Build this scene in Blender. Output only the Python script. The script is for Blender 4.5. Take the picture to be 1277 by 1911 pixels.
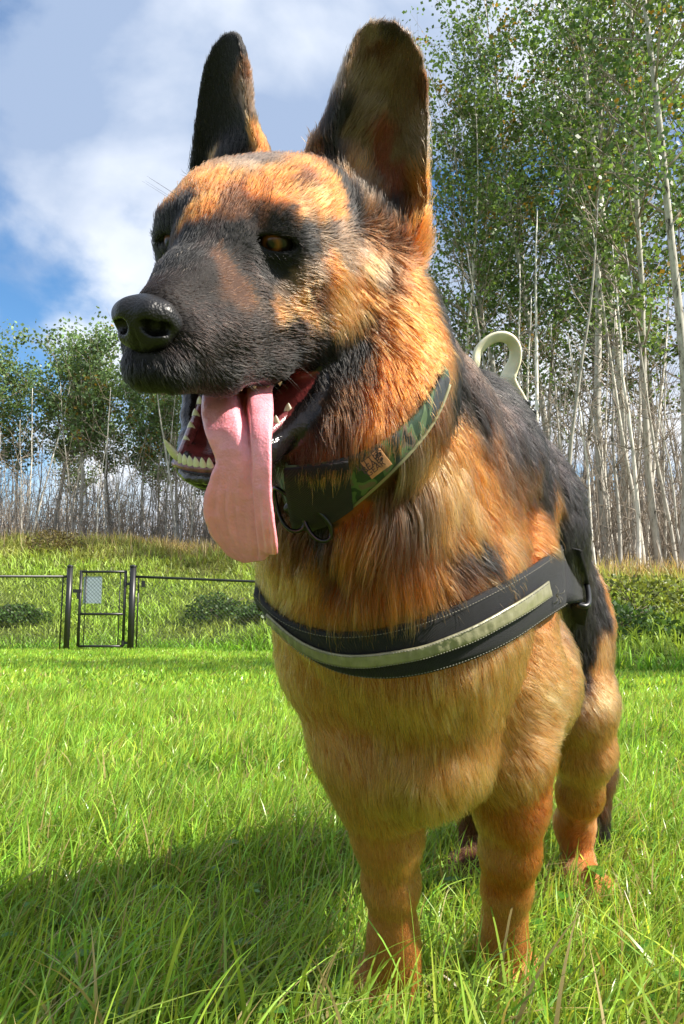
import bpy, bmesh, math, random, os
import numpy as np
from mathutils import Vector, Matrix
from mathutils.bvhtree import BVHTree
import mathutils.noise as mnoise
random.seed(7)
RNG = np.random.default_rng(11)
for _o in list(bpy.data.objects):
    bpy.data.objects.remove(_o, do_unlink=True)
SC = bpy.context.scene
COL = SC.collection

# ---------------------------------------------------------------- camera
FPX, CX, CY, IMW, IMH = 1450.0, 638.5, 955.5, 1277, 1911
CAMH = 0.42
PITCH = math.radians(8.03)
cam_d = bpy.data.cameras.new('camera')
cam_d.sensor_fit = 'VERTICAL'
cam_d.sensor_height = 36.0
cam_d.lens = 36.0 * FPX / IMH
cam_d.clip_start = 0.02
cam_d.clip_end = 3000
cam = bpy.data.objects.new('camera', cam_d)
cam.location = (0, 0, CAMH)
cam.rotation_euler = (math.pi / 2 + PITCH, 0, 0)
COL.objects.link(cam)
SC.camera = cam
SC.render.resolution_x, SC.render.resolution_y = 684, 1024

# ---------------------------------------------------------------- sun and sky
SUN_EL, SUN_AZ = math.radians(43), math.radians(107)      # azimuth clockwise from +y (the view direction)
sun_dir = Vector((math.cos(SUN_EL) * math.sin(SUN_AZ), math.cos(SUN_EL) * math.cos(SUN_AZ), math.sin(SUN_EL)))
sd = bpy.data.lights.new('sun', 'SUN')
sd.energy = 5.0
sd.angle = math.radians(0.55)
sd.color = (1.0, 0.93, 0.82)
so = bpy.data.objects.new('sun', sd)
so.rotation_euler = (-sun_dir).to_track_quat('-Z', 'Y').to_euler()
COL.objects.link(so)
W = bpy.data.worlds.new('World')
SC.world = W
W.use_nodes = True
nt = W.node_tree
nt.nodes.clear()
wn = nt.nodes.new
out = wn('ShaderNodeOutputWorld')
bg = wn('ShaderNodeBackground')
bg.inputs['Strength'].default_value = 0.068
sky = wn('ShaderNodeTexSky')
sky.sky_type = 'NISHITA'
sky.sun_disc = False
sky.sun_elevation = SUN_EL
sky.sun_rotation = SUN_AZ
sky.air_density = 1.1
sky.dust_density = 0.3
sky.ozone_density = 2.0
# clouds: noise on the direction projected onto a cloud deck
tc = wn('ShaderNodeTexCoord')
sep = wn('ShaderNodeSeparateXYZ')
nt.links.new(tc.outputs['Generated'], sep.inputs[0])
def wmath(op, a, b=None, clamp=False):
    m = wn('ShaderNodeMath'); m.operation = op; m.use_clamp = clamp
    for i, v in enumerate((a, b)):
        if v is None: continue
        if isinstance(v, (int, float)): m.inputs[i].default_value = v
        else: nt.links.new(v, m.inputs[i])
    return m.outputs[0]
zc = wmath('MAXIMUM', sep.outputs['Z'], 0.0)
cmb = wn('ShaderNodeCombineXYZ')
nt.links.new(sep.outputs['X'], cmb.inputs[0]); nt.links.new(sep.outputs['Y'], cmb.inputs[1]); nt.links.new(wmath('MULTIPLY', sep.outputs['Z'], 1.5), cmb.inputs[2])
def wnoise(scale, detail, rough, off, dist=0.0):
    mp = wn('ShaderNodeMapping'); mp.inputs['Location'].default_value = off
    nt.links.new(cmb.outputs[0], mp.inputs[0])
    n = wn('ShaderNodeTexNoise'); n.inputs['Scale'].default_value = scale
    n.inputs['Detail'].default_value = detail; n.inputs['Roughness'].default_value = rough
    n.inputs['Distortion'].default_value = dist
    nt.links.new(mp.outputs[0], n.inputs['Vector'])
    return n.outputs['Fac']
CLOUD_OFF = (2.96, 16.39, 13.70)
n1 = wnoise(2.6, 9, 0.52, CLOUD_OFF, 0.15)
n2 = wnoise(2.3, 7, 0.5, (15.74, 3.83, 16.08), 0.2)
cov = wn('ShaderNodeMapRange'); cov.interpolation_type = 'SMOOTHSTEP'
cov.inputs['From Min'].default_value = 0.365; cov.inputs["From Max"].default_value = 0.50
nt.links.new(n1, cov.inputs['Value'])
ccol = wn('ShaderNodeValToRGB')
ccol.color_ramp.elements[0].position = 0.38; ccol.color_ramp.elements[0].color = (2.8, 3.6, 5.1, 1)
ccol.color_ramp.elements[1].position = 0.57; ccol.color_ramp.elements[1].color = (7.4, 7.7, 8.2, 1)
nt.links.new(n2, ccol.inputs[0])
mx = wn('ShaderNodeMix'); mx.data_type = 'RGBA'
nt.links.new(cov.outputs[0], mx.inputs['Factor'])
hs = wn('ShaderNodeHueSaturation'); hs.inputs['Saturation'].default_value = 1.25; hs.inputs['Value'].default_value = 1.25
nt.links.new(sky.outputs[0], hs.inputs['Color']); nt.links.new(hs.outputs[0], mx.inputs['A'])
nt.links.new(ccol.outputs[0], mx.inputs['B'])
nt.links.new(mx.outputs['Result'], bg.inputs['Color'])
nt.links.new(bg.outputs[0], out.inputs[0])
SC.view_settings.view_transform = 'Standard'
SC.view_settings.look = 'None'
SC.view_settings.exposure = 1.2
SC.view_settings.gamma = 1.0
SC.view_settings.use_curve_mapping = False
SC.render.engine = 'CYCLES'
SC.cycles.use_denoising = True
SC.cycles.max_bounces = 8
SC.cycles.transparent_max_bounces = 8

# ---------------------------------------------------------------- helpers
CP, SP = math.cos(PITCH), math.sin(PITCH)
def cam2w(c):
    """camera axes (right, down, forward) to world metres"""
    c = np.asarray(c, float)
    x, y, d = c[..., 0], c[..., 1], c[..., 2]
    return np.stack([x, d * CP + y * SP, CAMH + d * SP - y * CP], -1)
def PX(px, py, d):
    """world point seen at photo pixel (px,py) at depth d along the optical axis"""
    return cam2w(((px - CX) / FPX * d, (py - CY) / FPX * d, d))
def tag(o, label=None, cat=None, group=None, kind=None):
    if label: o['label'] = label
    if cat: o['category'] = cat
    if group: o['group'] = group
    if kind: o['kind'] = kind
    return o
def empty(name, loc=(0, 0, 0), rz=0.0):
    o = bpy.data.objects.new(name, None)
    o.location = loc; o.rotation_euler = (0, 0, rz); o.empty_display_size = 0.1
    COL.objects.link(o)
    return o
def link(name, me, parent=None, mat=None):
    o = bpy.data.objects.new(name, me)
    COL.objects.link(o)
    if parent is not None: o.parent = parent
    if mat is not None:
        me.materials.clear(); me.materials.append(mat)
    return o
def np_mesh(name, v, faces_flat, sizes, smooth=True):
    """fast mesh from numpy arrays"""
    me = bpy.data.meshes.new(name)
    v = np.asarray(v, np.float32); ff = np.asarray(faces_flat, np.int32); sz = np.asarray(sizes, np.int32)
    me.vertices.add(len(v)); me.vertices.foreach_set('co', v.ravel())
    me.loops.add(len(ff)); me.loops.foreach_set('vertex_index', ff)
    me.polygons.add(len(sz))
    st = np.concatenate([[0], np.cumsum(sz)[:-1]]).astype(np.int32)
    me.polygons.foreach_set('loop_start', st)
    me.polygons.foreach_set('use_smooth', np.full(len(sz), smooth))
    me.update(calc_edges=True); me.validate()
    return me
def quads(name, v, q, smooth=True):
    q = np.asarray(q); return np_mesh(name, v, q.ravel(), np.full(len(q), q.shape[1]), smooth)
def vcol(me, name, cols):
    a = me.color_attributes.new(name, 'FLOAT_COLOR', 'POINT')
    c = np.ones((len(me.vertices), 4), np.float32); c[:, :3] = cols
    a.data.foreach_set('color', c.ravel())
def tube(pts, rad, n=8, cap=True):
    """tube along points; returns verts, quads"""
    P = np.asarray(pts, float); m = len(P); r = np.broadcast_to(np.asarray(rad, float), (m,))
    T = np.gradient(P, axis=0); T /= np.linalg.norm(T, axis=1)[:, None] + 1e-12
    up = np.array([0, 0, 1.0]) if abs(T[0, 2]) < .9 else np.array([1.0, 0, 0])
    A = np.cross(T, up); A /= np.linalg.norm(A, axis=1)[:, None] + 1e-12
    B = np.cross(T, A)
    th = np.arange(n) * 2 * np.pi / n
    V = P[:, None] + r[:, None, None] * (np.cos(th)[None, :, None] * A[:, None] + np.sin(th)[None, :, None] * B[:, None])
    V = V.reshape(-1, 3)
    i = np.arange(m - 1)[:, None] * n; j = np.arange(n)[None]; jn = (j + 1) % n
    Q = np.stack([i + j, i + jn, i + n + jn, i + n + j], -1).reshape(-1, 4)
    if cap:
        V = np.concatenate([V, P[:1], P[-1:]])
        a = len(V) - 2; b = len(V) - 1
        jj = np.arange(n); jjn = (jj + 1) % n
        q1 = np.stack([np.full(n, a), jjn, jj, np.full(n, a)], -1)
        q2 = np.stack([np.full(n, b), (m - 1) * n + jj, (m - 1) * n + jjn, np.full(n, b)], -1)
        return V, Q, np.concatenate([q1[:, :3], q2[:, :3]])
    return V, Q, np.zeros((0, 3), int)
class MB:
    """collects shapes into one mesh"""
    def __init__(s): s.v = []; s.f = []; s.n = 0
    def add(s, v, *fs):
        for f in fs:
            if len(f): s.f.append((np.asarray(f) + s.n))
        s.v.append(np.asarray(v, float)); s.n += len(v)
        return s
    def tube(s, pts, rad, n=8, cap=True): return s.add(*tube(pts, rad, n, cap))
    def box(s, c, d, R=None):
        x, y, z = np.array(d) / 2
        v = np.array([[-x, -y, -z], [x, -y, -z], [x, y, -z], [-x, y, -z], [-x, -y, z], [x, -y, z], [x, y, z], [-x, y, z]])
        if R is not None: v = v @ np.asarray(R).T
        return s.add(v + np.asarray(c), [[0, 3, 2, 1], [4, 5, 6, 7], [0, 1, 5, 4], [1, 2, 6, 5], [2, 3, 7, 6], [3, 0, 4, 7]])
    def mesh(s, name, smooth=True):
        v = np.concatenate(s.v)
        ff = np.concatenate([f.ravel() for f in s.f]); sz = np.concatenate([np.full(len(f), f.shape[1]) for f in s.f])
        return np_mesh(name, v, ff, sz, smooth)
    def build(s, name, mat, parent=None, smooth=True): return link(name, s.mesh(name, smooth), parent, mat)

def vnoise(p, scale, seed=0):
    """smooth value noise on numpy points, 0..1"""
    q = np.asarray(p, float) * scale + seed * 17.31 + 100.0
    i = np.floor(q).astype(np.int64); f = q - i; f = f * f * (3 - 2 * f)
    def h(a, b, c):
        n = (a * 73856093) ^ (b * 19349663) ^ (c * 83492791) ^ (seed * 2654435)
        n = (n ^ (n >> 13)) * 1274126177 & 0x7fffffff
        return ((n ^ (n >> 16)) & 0xffff) / 65535.0
    r = 0
    for dx in (0, 1):
        for dy in (0, 1):
            for dz in (0, 1):
                w = (f[..., 0] if dx else 1 - f[..., 0]) * (f[..., 1] if dy else 1 - f[..., 1]) * (f[..., 2] if dz else 1 - f[..., 2])
                r = r + w * h(i[..., 0] + dx, i[..., 1] + dy, i[..., 2] + dz)
    return r
def fnoise(p, scale, octv=3, seed=0):
    r = 0; a = .5; t = 0
    for k in range(octv):
        r = r + a * vnoise(p, scale * 2 ** k, seed + k); t += a; a *= .5
    return r / t

# materials ----------------------------------------------------
def material(name, col=(.5, .5, .5), rough=.6, spec=.5, metal=0, attr=None, noise=None, bump=None, sss=0, trans=0, coat=0):
    m = bpy.data.materials.new(name); m.use_nodes = True
    t = m.node_tree; b = t.nodes['Principled BSDF']
    b.inputs['Roughness'].default_value = rough
    b.inputs['Specular IOR Level'].default_value = spec
    b.inputs['Metallic'].default_value = metal
    b.inputs['Base Color'].default_value = (*col, 1)
    src = None
    if attr:
        a = t.nodes.new('ShaderNodeAttribute'); a.attribute_name = attr; src = a.outputs['Color']
    tcn = t.nodes.new('ShaderNodeTexCoord')
    if noise:                                             # (scale, amount, detail)
        n = t.nodes.new('ShaderNodeTexNoise'); n.inputs['Scale'].default_value = noise[0]; n.inputs['Detail'].default_value = noise[2]
        t.links.new(tcn.outputs['Object'], n.inputs['Vector'])
        mr = t.nodes.new('ShaderNodeMapRange'); mr.inputs['From Min'].default_value = .3; mr.inputs['From Max'].default_value = .7
        mr.inputs['To Min'].default_value = 1 - noise[1]; mr.inputs['To Max'].default_value = 1 + noise[1]
        t.links.new(n.outputs['Fac'], mr.inputs['Value'])
        mul = t.nodes.new('ShaderNodeVectorMath'); mul.operation = 'SCALE'
        if src is None: mul.inputs[0].default_value = col
        else: t.links.new(src, mul.inputs[0])
        t.links.new(mr.outputs[0], mul.inputs['Scale']); src = mul.outputs[0]
    if src is not None: t.links.new(src, b.inputs['Base Color'])
    if bump:                                              # (scale, strength, distance)
        n = t.nodes.new('ShaderNodeTexNoise'); n.inputs['Scale'].default_value = bump[0]; n.inputs['Detail'].default_value = 4
        t.links.new(tcn.outputs['Object'], n.inputs['Vector'])
        bm_ = t.nodes.new('ShaderNodeBump'); bm_.inputs['Strength'].default_value = bump[1]; bm_.inputs['Distance'].default_value = bump[2]
        t.links.new(n.outputs['Fac'], bm_.inputs['Height']); t.links.new(bm_.outputs[0], b.inputs['Normal'])
    if sss:
        b.inputs['Subsurface Weight'].default_value = sss; b.inputs['Subsurface Radius'].default_value = (.01, .004, .002)
        b.inputs['Subsurface Scale'].default_value = .3
    if coat: b.inputs['Coat Weight'].default_value = coat; b.inputs['Coat Roughness'].default_value = .12
    if trans: b.inputs['Transmission Weight'].default_value = trans
    return m
# ================================================================ the dog: implicit body
HR = np.array([[0.94063992, -0.33939175, 0.00312688], [0.11711415, 0.31591278, -0.94153247], [-0.31856053, -0.88600923, -0.33690775]])
HT = np.array([-7.28975734, -16.70304594, 48.71864129])
def H(x, y, z):
    """head coordinates in cm (x to the dog's left, y to the nose, z up, origin between the eyes) to world metres"""
    return cam2w((np.array([x, y, z], float) @ HR.T + HT) * .01)
def HP(px, py, ax, val):
    """head coordinates of the point seen at a pixel on the head plane coordinate[ax] = val"""
    o = -HT @ HR; d = np.array([(px - CX) / FPX, (py - CY) / FPX, 1.]) @ HR
    return o + (val - o[ax]) / d[ax] * d
HB = np.stack([H(1, 0, 0) - H(0, 0, 0), H(0, 1, 0) - H(0, 0, 0), H(0, 0, 1) - H(0, 0, 0)], 1) * 100   # columns: head axes in world
H0 = H(0, 0, 0)

class Grid:
    def __init__(s, xs, ys, zs):
        s.ax = [np.asarray(a, np.float32) for a in (xs, ys, zs)]
        s.F = np.full([len(a) for a in s.ax], .05, np.float32)
    def box(s, lo, hi):
        sl = tuple(slice(max(0, np.searchsorted(a, l) - 1), min(len(a), np.searchsorted(a, h) + 1)) for a, l, h in zip(s.ax, lo, hi))
        if any(q.stop - q.start < 1 for q in sl): return None, None
        g = np.meshgrid(*[a[q] for a, q in zip(s.ax, sl)], indexing='ij')
        return sl, np.stack(g, -1)
    def op(s, d, sl, k, sub=False):
        A = s.F[sl]
        if sub:
            d = -d; h = np.maximum(k - np.abs(A - d), 0) / k
            s.F[sl] = np.maximum(A, d) + h * h * k / 4
        else:
            h = np.maximum(k - np.abs(A - d), 0) / k
            s.F[sl] = np.minimum(A, d) - h * h * k / 4
    def cone(s, a, b, ra, rb, k=.02, sub=False):
        a = np.asarray(a, float); b = np.asarray(b, float); m = max(ra, rb) + k + .004
        sl, p = s.box(np.minimum(a, b) - m, np.maximum(a, b) + m)
        if sl is None: return
        ab = (b - a).astype(np.float32); pa = p - a.astype(np.float32)
        t = np.clip(pa @ ab / max(float(ab @ ab), 1e-9), 0, 1)
        d = np.linalg.norm(pa - t[..., None] * ab, axis=-1) - (ra + (rb - ra) * t)
        s.op(d, sl, k, sub)
    def ell(s, c, r, B=None, k=.02, sub=False):
        c = np.asarray(c, float); r = np.asarray(r, float); B = np.eye(3) if B is None else B
        m = np.sqrt(((B * r) ** 2).sum(1)) + k + .004
        sl, p = s.box(c - m, c + m)
        if sl is None: return
        q = (p - c.astype(np.float32)) @ B.astype(np.float32)
        k0 = np.linalg.norm(q / r, axis=-1); k1 = np.linalg.norm(q / r ** 2, axis=-1) + 1e-6
        s.op(k0 * (k0 - 1) / k1, sl, k, sub)
    def chain(s, pts, k=.02, sub=False):
        for (a, ra), (b, rb) in zip(pts, pts[1:]): s.cone(a, b, ra, rb, k, sub)
    def surface(s):
        F = s.F; S = F < 0
        c = S[:-1, :-1, :-1].astype(np.int8)
        tot = np.zeros_like(c)
        for dx in (0, 1):
            for dy in (0, 1):
                for dz in (0, 1):
                    tot += S[dx:dx + c.shape[0], dy:dy + c.shape[1], dz:dz + c.shape[2]]
        act = (tot > 0) & (tot < 8)
        I = np.argwhere(act)
        idx = np.full(act.shape, -1, np.int32); idx[act] = np.arange(len(I))
        acc = np.zeros((len(I), 3)); cnt = np.zeros(len(I))
        for axis in range(3):
            o1, o2 = [a for a in range(3) if a != axis]
            for u in (0, 1):
                for v in (0, 1):
                    A = I.copy(); A[:, o1] += u; A[:, o2] += v
                    Bq = A.copy(); Bq[:, axis] += 1
                    fa = F[tuple(A.T)]; fb = F[tuple(Bq.T)]
                    m = (fa < 0) != (fb < 0)
                    t = np.where(m, fa / np.where(m, fa - fb, 1), 0)
                    pa = np.stack([s.ax[q][A[:, q]] for q in range(3)], -1).astype(float)
                    pb = np.stack([s.ax[q][Bq[:, q]] for q in range(3)], -1)
                    acc += np.where(m[:, None], pa + t[:, None] * (pb - pa), 0); cnt += m
        V = acc / cnt[:, None]
        Q = []
        for axis in range(3):
            o1, o2 = [(1, 2), (2, 0), (0, 1)][axis]
            a = [slice(1, -1)] * 3; a[axis] = slice(0, -1); b = list(a); b[axis] = slice(1, None)
            s1, s2 = S[tuple(a)], S[tuple(b)]
            for fl in (0, 1):
                E_ = np.argwhere((s1 & ~s2) if fl else (~s1 & s2))
                if not len(E_): continue
                E_[:, o1] += 1; E_[:, o2] += 1
                def g(du, dv):
                    X = E_.copy(); X[:, o1] -= du; X[:, o2] -= dv
                    return idx[tuple(X.T)]
                q = np.stack([g(1, 1), g(0, 1), g(0, 0), g(1, 0)], -1)
                Q.append(q if fl else q[:, ::-1])
        return V, np.concatenate(Q)

def axis_lin(segs):
    """segments (start, end, step) joined into one coordinate axis"""
    r = []
    for a, b, st in segs: r.append(np.arange(a, b - 1e-9, st))
    return np.concatenate(r + [[segs[-1][1]]])

def poly_sdf(u, v, P):
    P = np.asarray(P, float); d = np.full(u.shape, 1e9); ins = np.zeros(u.shape, bool)
    for i in range(len(P)):
        a = P[i]; b = P[(i + 1) % len(P)]; e = b - a
        wx = u - a[0]; wy = v - a[1]
        t = np.clip((wx * e[0] + wy * e[1]) / (e @ e), 0, 1)
        d = np.minimum(d, (wx - t * e[0]) ** 2 + (wy - t * e[1]) ** 2)
        c = ((a[1] <= v) != (b[1] <= v)); xx = a[0] + (v - a[1]) / np.where(abs(e[1]) < 1e-12, 1e-12, e[1]) * e[0]
        ins ^= c & (u < xx)
    return np.where(ins, -1, 1) * np.sqrt(d)

G = Grid(axis_lin([(-.24, -.155, .004), (-.155, .10, .0017), (.10, .50, .0035)]),
         axis_lin([(.34, .37, .004), (.37, .60, .0017), (.60, 1.46, .0042)]),
         axis_lin([(-.03, .50, .004), (.50, .885, .0018), (.885, .90, .004)]))

# ---- trunk, shoulders, legs (pixel, depth, radius) -> world
def body_chain(L, k): G.chain([(PX(a, b, d), r) for a, b, d, r in L], k)
WX = np.eye(3)
G.ell(PX(772, 1120, .775), (.110, .150, .150), k=.04)                                   # rib cage and forechest
G.ell(PX(715, 1060, .70), (.090, .085, .10), k=.05)                                     # forechest
body_chain([(822, 860, .84, .095), (900, 980, .98, .108), (975, 1125, 1.16, .105)], .05)      # back to loin
G.ell(PX(1008, 1180, 1.21), (.090, .13, .115), k=.05)                                   # rump
G.ell(PX(905, 1260, .98), (.10, .20, .10), k=.05)                                      # belly
body_chain([(660, 610, .635, .050), (680, 720, .655, .062), (730, 850, .72, .082), (795, 890, .80, .088)], .05)   # neck
body_chain([(655, 780, .62, .052), (665, 900, .66, .068), (680, 1010, .70, .08)], .05)       # throat to forechest
G.ell(PX(765, 1400, .775), (.078, .10, .060), k=.04)                                   # brisket between the legs
body_chain([(895, 900, .86, .055), (915, 1080, .82, .062), (922, 1250, .81, .056), (938, 1400, .815, .044), (952, 1500, .83, .0325), (952, 1590, .85, .0255),
            (946, 1660, .872, .0210), (941, 1720, .89, .0185), (941, 1765, .90, .0195), (941, 1800, .91, .0205), (940, 1850, .93, .020)], .03)    # near (left) foreleg
G.cone(PX(985, 1440, .86), PX(975, 1510, .875), .018, .013, .03)                       # elbow
body_chain([(618, 1080, .74, .054), (632, 1230, .735, .047), (672, 1370, .745, .039), (706, 1480, .765, .032), (722, 1560, .785, .027),
            (730, 1650, .81, .0225), (734, 1730, .83, .0190), (735, 1775, .84, .0208), (734, 1820, .848, .0210), (726, 1870, .86, .022)], .03)   # far (right) foreleg
body_chain([(1035, 1190, 1.16, .076), (1072, 1310, 1.13, .053), (1092, 1400, 1.15, .038), (1083, 1480, 1.20, .028), (1072, 1540, 1.25, .025),
            (1080, 1620, 1.24, .0215), (1094, 1690, 1.22, .022), (1098, 1730, 1.2, .022)], .025)                   # near hind leg
body_chain([(930, 1200, 1.2, .08), (900, 1330, 1.2, .06), (905, 1430, 1.24, .038), (892, 1530, 1.32, .027), (880, 1600, 1.30, .022), (872, 1670, 1.27, .022)], .025)
body_chain([(1020, 1130, 1.31, .05), (1060, 1300, 1.37, .036), (1095, 1430, 1.38, .033), (1105, 1560, 1.38, .022)], .02)        # tail
def paw(px, py, d, s, yaw):
    c = PX(px, py, d); c[2] = .024 * s
    R = np.array([[math.cos(yaw), -math.sin(yaw), 0], [math.sin(yaw), math.cos(yaw), 0], [0, 0, 1]])
    f = lambda x, y, z: c + R @ (np.array([x, y, z]) * s)
    G.ell(f(0, 0, 0.004), np.array([.034, .040, .028]) * s, R, k=.015)
    for x, y in ((-.025, -.026), (-.009, -.040), (.009, -.040), (.025, -.026)):
        G.ell(f(x, y, -.003), np.array([.0125, .022, .018]) * s, R, k=.004)
paw(718, 1880, .865, 1.0, -.25); paw(938, 1860, .92, 1.0, 0.1)
paw(1094, 1740, 1.19, .92, .25); paw(872, 1690, 1.25, .92, .2)

# ---- head, in head centimetres
def he(x, y, z, a, b, c, k=1.2, sub=False, both=True, rot=None):
    for s in ((1, -1) if both and x else (1,)):
        B = HB
        if rot is not None: B = HB @ (rot if s == 1 else np.diag([-1, 1, 1]) @ rot @ np.diag([-1, 1, 1]))
        G.ell(H(s * x, y, z), np.array([a, b, c]) * .01, B, k * .01, sub)
def hc(L, k=1.2, sub=False, both=True):
    for s in ((1, -1) if both and any(q[0] for q in L) else (1,)):
        G.chain([(H(s * x, y, z), r * .01) for x, y, z, r in L], k * .01, sub)
he(0, -6.8, 1.0, 5.0, 6.4, 4.7, 2)
he(2.9, -7.2, 3.2, 2.3, 3.6, 2.0, 1.5)                    # flat top of the skull
he(3.3, -4.6, 1.2, 2.5, 4.0, 2.9, 2)                    # temples                       # cranium
he(0, -2.4, 1.0, 3.9, 3.6, 2.6, 2)                      # forehead
hc([(0, -.4, -1.7, 1.9), (0, 4.5, -2.65, 1.8), (0, 7.6, -3.3, 1.5)], 2.2)
hc([(0, -2.2, 1.3, 2.3), (0, .6, .0, 2.0), (0, 3.4, -1.9, 1.6)], 2.0)
he(1.5, .2, -.5, 1.6, 1.8, 1.6, 1.5)      # bridge of the muzzle
hc([(2.0, -.5, -4.2, 2.5), (1.5, 4, -4.8, 2.25), (1.0, 7.0, -5.0, 1.95)], 1.0)
he(2.3, 1.0, -2.6, 1.4, 2.6, 1.4, 1.2)                  # below the eyes
he(3.0, -4.2, -4.6, 2.9, 4.4, 3.3, 2)
hc([(3.6, -4.2, -6.3, 1.4), (2.9, .5, -6.9, 1.35), (2.0, 5, -7.0, 1.2), (1.0, 8.5, -6.6, 1.05)], 1.0)        # upper lips
he(0, 8.6, -6.2, 1.8, 1.4, 1.2, .7)
he(4.3, -3.8, -1.6, 1.9, 3.6, 1.7, 1.8)                 # cheek bones
he(3.2, -.75, 1.55, 1.8, 1.5, 1.15, 1.0)                 # brows
he(4.3, -9.0, -4.4, 2.9, 5.0, 4.6, 3)
G.ell(PX(712, 560, .585), (.028, .035, .045), k=.035)                 # cheeks
he(2.5, -14, -5.5, 3.8, 4.8, 5.8, 3)                    # ruff behind the cheeks
he(2.4, -11.5, -11.0, 3.6, 4.6, 3.4, 2.5)               # throat ruff
G.chain([(PX(735, 612, .60), .028), (PX(734, 680, .588), .032), (PX(706, 752, .572), .034), (PX(648, 800, .560), .034), (PX(590, 820, .55), .03)], .03)
he(3.5, -.85, .1, 1.9, 1.6, 1.5, 1.0)               # orbit
hc([(5.3, -5.2, -8.0, .9), (4.9, -3.2, -9.9, .7), (4.0, -1.2, -11.5, .65), (2.9, 1.0, -12.6, .65), (1.7, 3.6, -13.4, .75)], .6)
hc([(3.9, -5.6, -8.9, 1.0), (3.4, -4.2, -10.9, 1.0), (2.8, -1.6, -12.5, .9), (2.0, 2.4, -13.6, .8)], .8)
G.chain([(H(x, y, z), r * .01) for x, y, z, r in [(4.9, -5.6, -8.9, 1.0), (4.2, -4.2, -10.9, 1.0), (3.2, -1.6, -12.5, .9), (2.0, 2.4, -13.6, .8)]], .008)
he(2.8, -6.2, -12.2, 2.8, 4.0, 2.9, 2)     # lower jaw and lip
hc([(0, -7, -11.6, 2.8), (0, -1, -12.9, 1.6), (0, 3.4, -14.0, .95)], 1.2, both=False)
he(0, 4.0, -13.8, 1.75, 1.0, .85, .8)
hc([(0, -5, -9.0, 1.6), (0, 2, -7.3, 1.1), (0, 6.6, -7.3, .7)], .8, sub=True, both=False)      # palate hollow
# eyelids: an almond cut round the eyeball
EYE_R = 1.12
EYE = np.array([3.3, -.3, .28])
he(EYE[0], EYE[1], EYE[2], EYE_R + .3, EYE_R + .3, EYE_R + .28, .3)
_a = math.radians(28); _t = math.radians(8)
_Rz = np.array([[math.cos(-_a), -math.sin(-_a), 0], [math.sin(-_a), math.cos(-_a), 0], [0, 0, 1]])
_Ry = np.array([[math.cos(_t), 0, math.sin(_t)], [0, 1, 0], [-math.sin(_t), 0, math.cos(_t)]])
_c = _Rz @ np.array([0, 1.35, 0])
he(EYE[0] + _c[0], EYE[1] + _c[1], EYE[2] - .12, 1.30, 1.1, .46, .15, sub=True, rot=_Rz @ _Ry)
he(EYE[0], EYE[1], EYE[2], EYE_R - .02, EYE_R - .02, EYE_R - .02, .05, sub=True)

# ---- ears: curved shells with the traced outline
def ear(poly, org, tip, yaw, prof, thick, kk=.008):
    """poly in pixels; the shell lies about a plane through org-tip whose normal is turned by yaw"""
    org = np.asarray(org); tip = np.asarray(tip)
    v = tip - org; L = np.linalg.norm(v); v /= L
    n0 = -org + np.array([0, 0, CAMH]); n0 = np.array([math.sin(yaw), -math.cos(yaw), -.35]); n = n0 - (n0 @ v) * v; n /= np.linalg.norm(n)
    u = np.cross(n, v); u = -u if u[0] < 0 else u
    camo = np.array([0, 0, CAMH])
    P = []
    for a, b in poly:
        r = PX(a, b, 1) - camo; t = ((org - camo) @ n) / (r @ n)
        q = camo + r * t - org; P.append((q @ u, q @ v))
    P = np.array(P)
    c3 = org + P[:, :1] * u + P[:, 1:] * v
    sl, p = G.box(c3.min(0) - .05, c3.max(0) + .05)
    q = p - org; U = q @ u; Vv = q @ v; N = q @ n
    d2 = poly_sdf(U, Vv, P)
    # half widths by height from the polygon
    hs = np.linspace(P[:, 1].min(), P[:, 1].max(), 40)
    lo = []; hi = []
    for h_ in hs:
        xs = []
        for i in range(len(P)):
            a, b = P[i], P[(i + 1) % len(P)]
            if (a[1] <= h_) != (b[1] <= h_): xs.append(a[0] + (h_ - a[1]) / (b[1] - a[1]) * (b[0] - a[0]))
        lo.append(min(xs) if xs else np.nan); hi.append(max(xs) if xs else np.nan)
    lo = np.array(lo); hi = np.array(hi); ok = ~np.isnan(lo)
    UL = np.interp(Vv, hs[ok], lo[ok]); UR = np.interp(Vv, hs[ok], hi[ok])
    s = np.clip((U - UL) / np.maximum(UR - UL, .004), 0, 1)
    hh = np.clip((Vv - hs[0]) / (hs[-1] - hs[0]), 0, 1)
    base = prof(s, hh, U, Vv)
    th = thick(s, hh)
    d2 = d2 - .0006
    d = np.maximum(d2 + .002, (np.abs(N - base) - th) * .8)
    h = np.maximum(.004 - np.abs(d2 + .002 - (np.abs(N - base) - th) * .8), 0) / .004
    d = d + h * h * .001
    G.op(d.astype(np.float32), sl, kk)
    return dict(org=org, u=u, v=v, n=n, lo=lo[ok], hi=hi[ok], hs=hs[ok])
def prof_near(s, h, U, V):
    rim = .34 * (1 - h) ** 1.1 + .02
    bowl = (.034 * (1 - h) ** .8 + .006)
    t = np.clip((s - rim) / (1 - rim), 0, 1)
    inner = -bowl * (4 * t * (1 - t)) ** .7
    outer = -.035 * (1 - h * .7) * np.clip((rim - s) / np.maximum(rim, .02), 0, 1) ** 1.3
    return np.where(s < rim, outer, inner) - .012 * (1 - h)
NEAR_EAR = [(612, 400), (583, 258), (600, 222), (622, 165), (640, 105), (660, 58), (690, 30), (715, 25), (742, 31), (772, 58), (795, 98), (806, 150),
            (809, 230), (808, 320), (811, 372), (800, 404), (780, 436), (755, 475), (690, 480)]
ear_n = ear(NEAR_EAR, PX(700, 430, .545), PX(715, 28, .508), .10, prof_near, lambda s, h: .0034 + .004 * (1 - h) ** 3)
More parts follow.
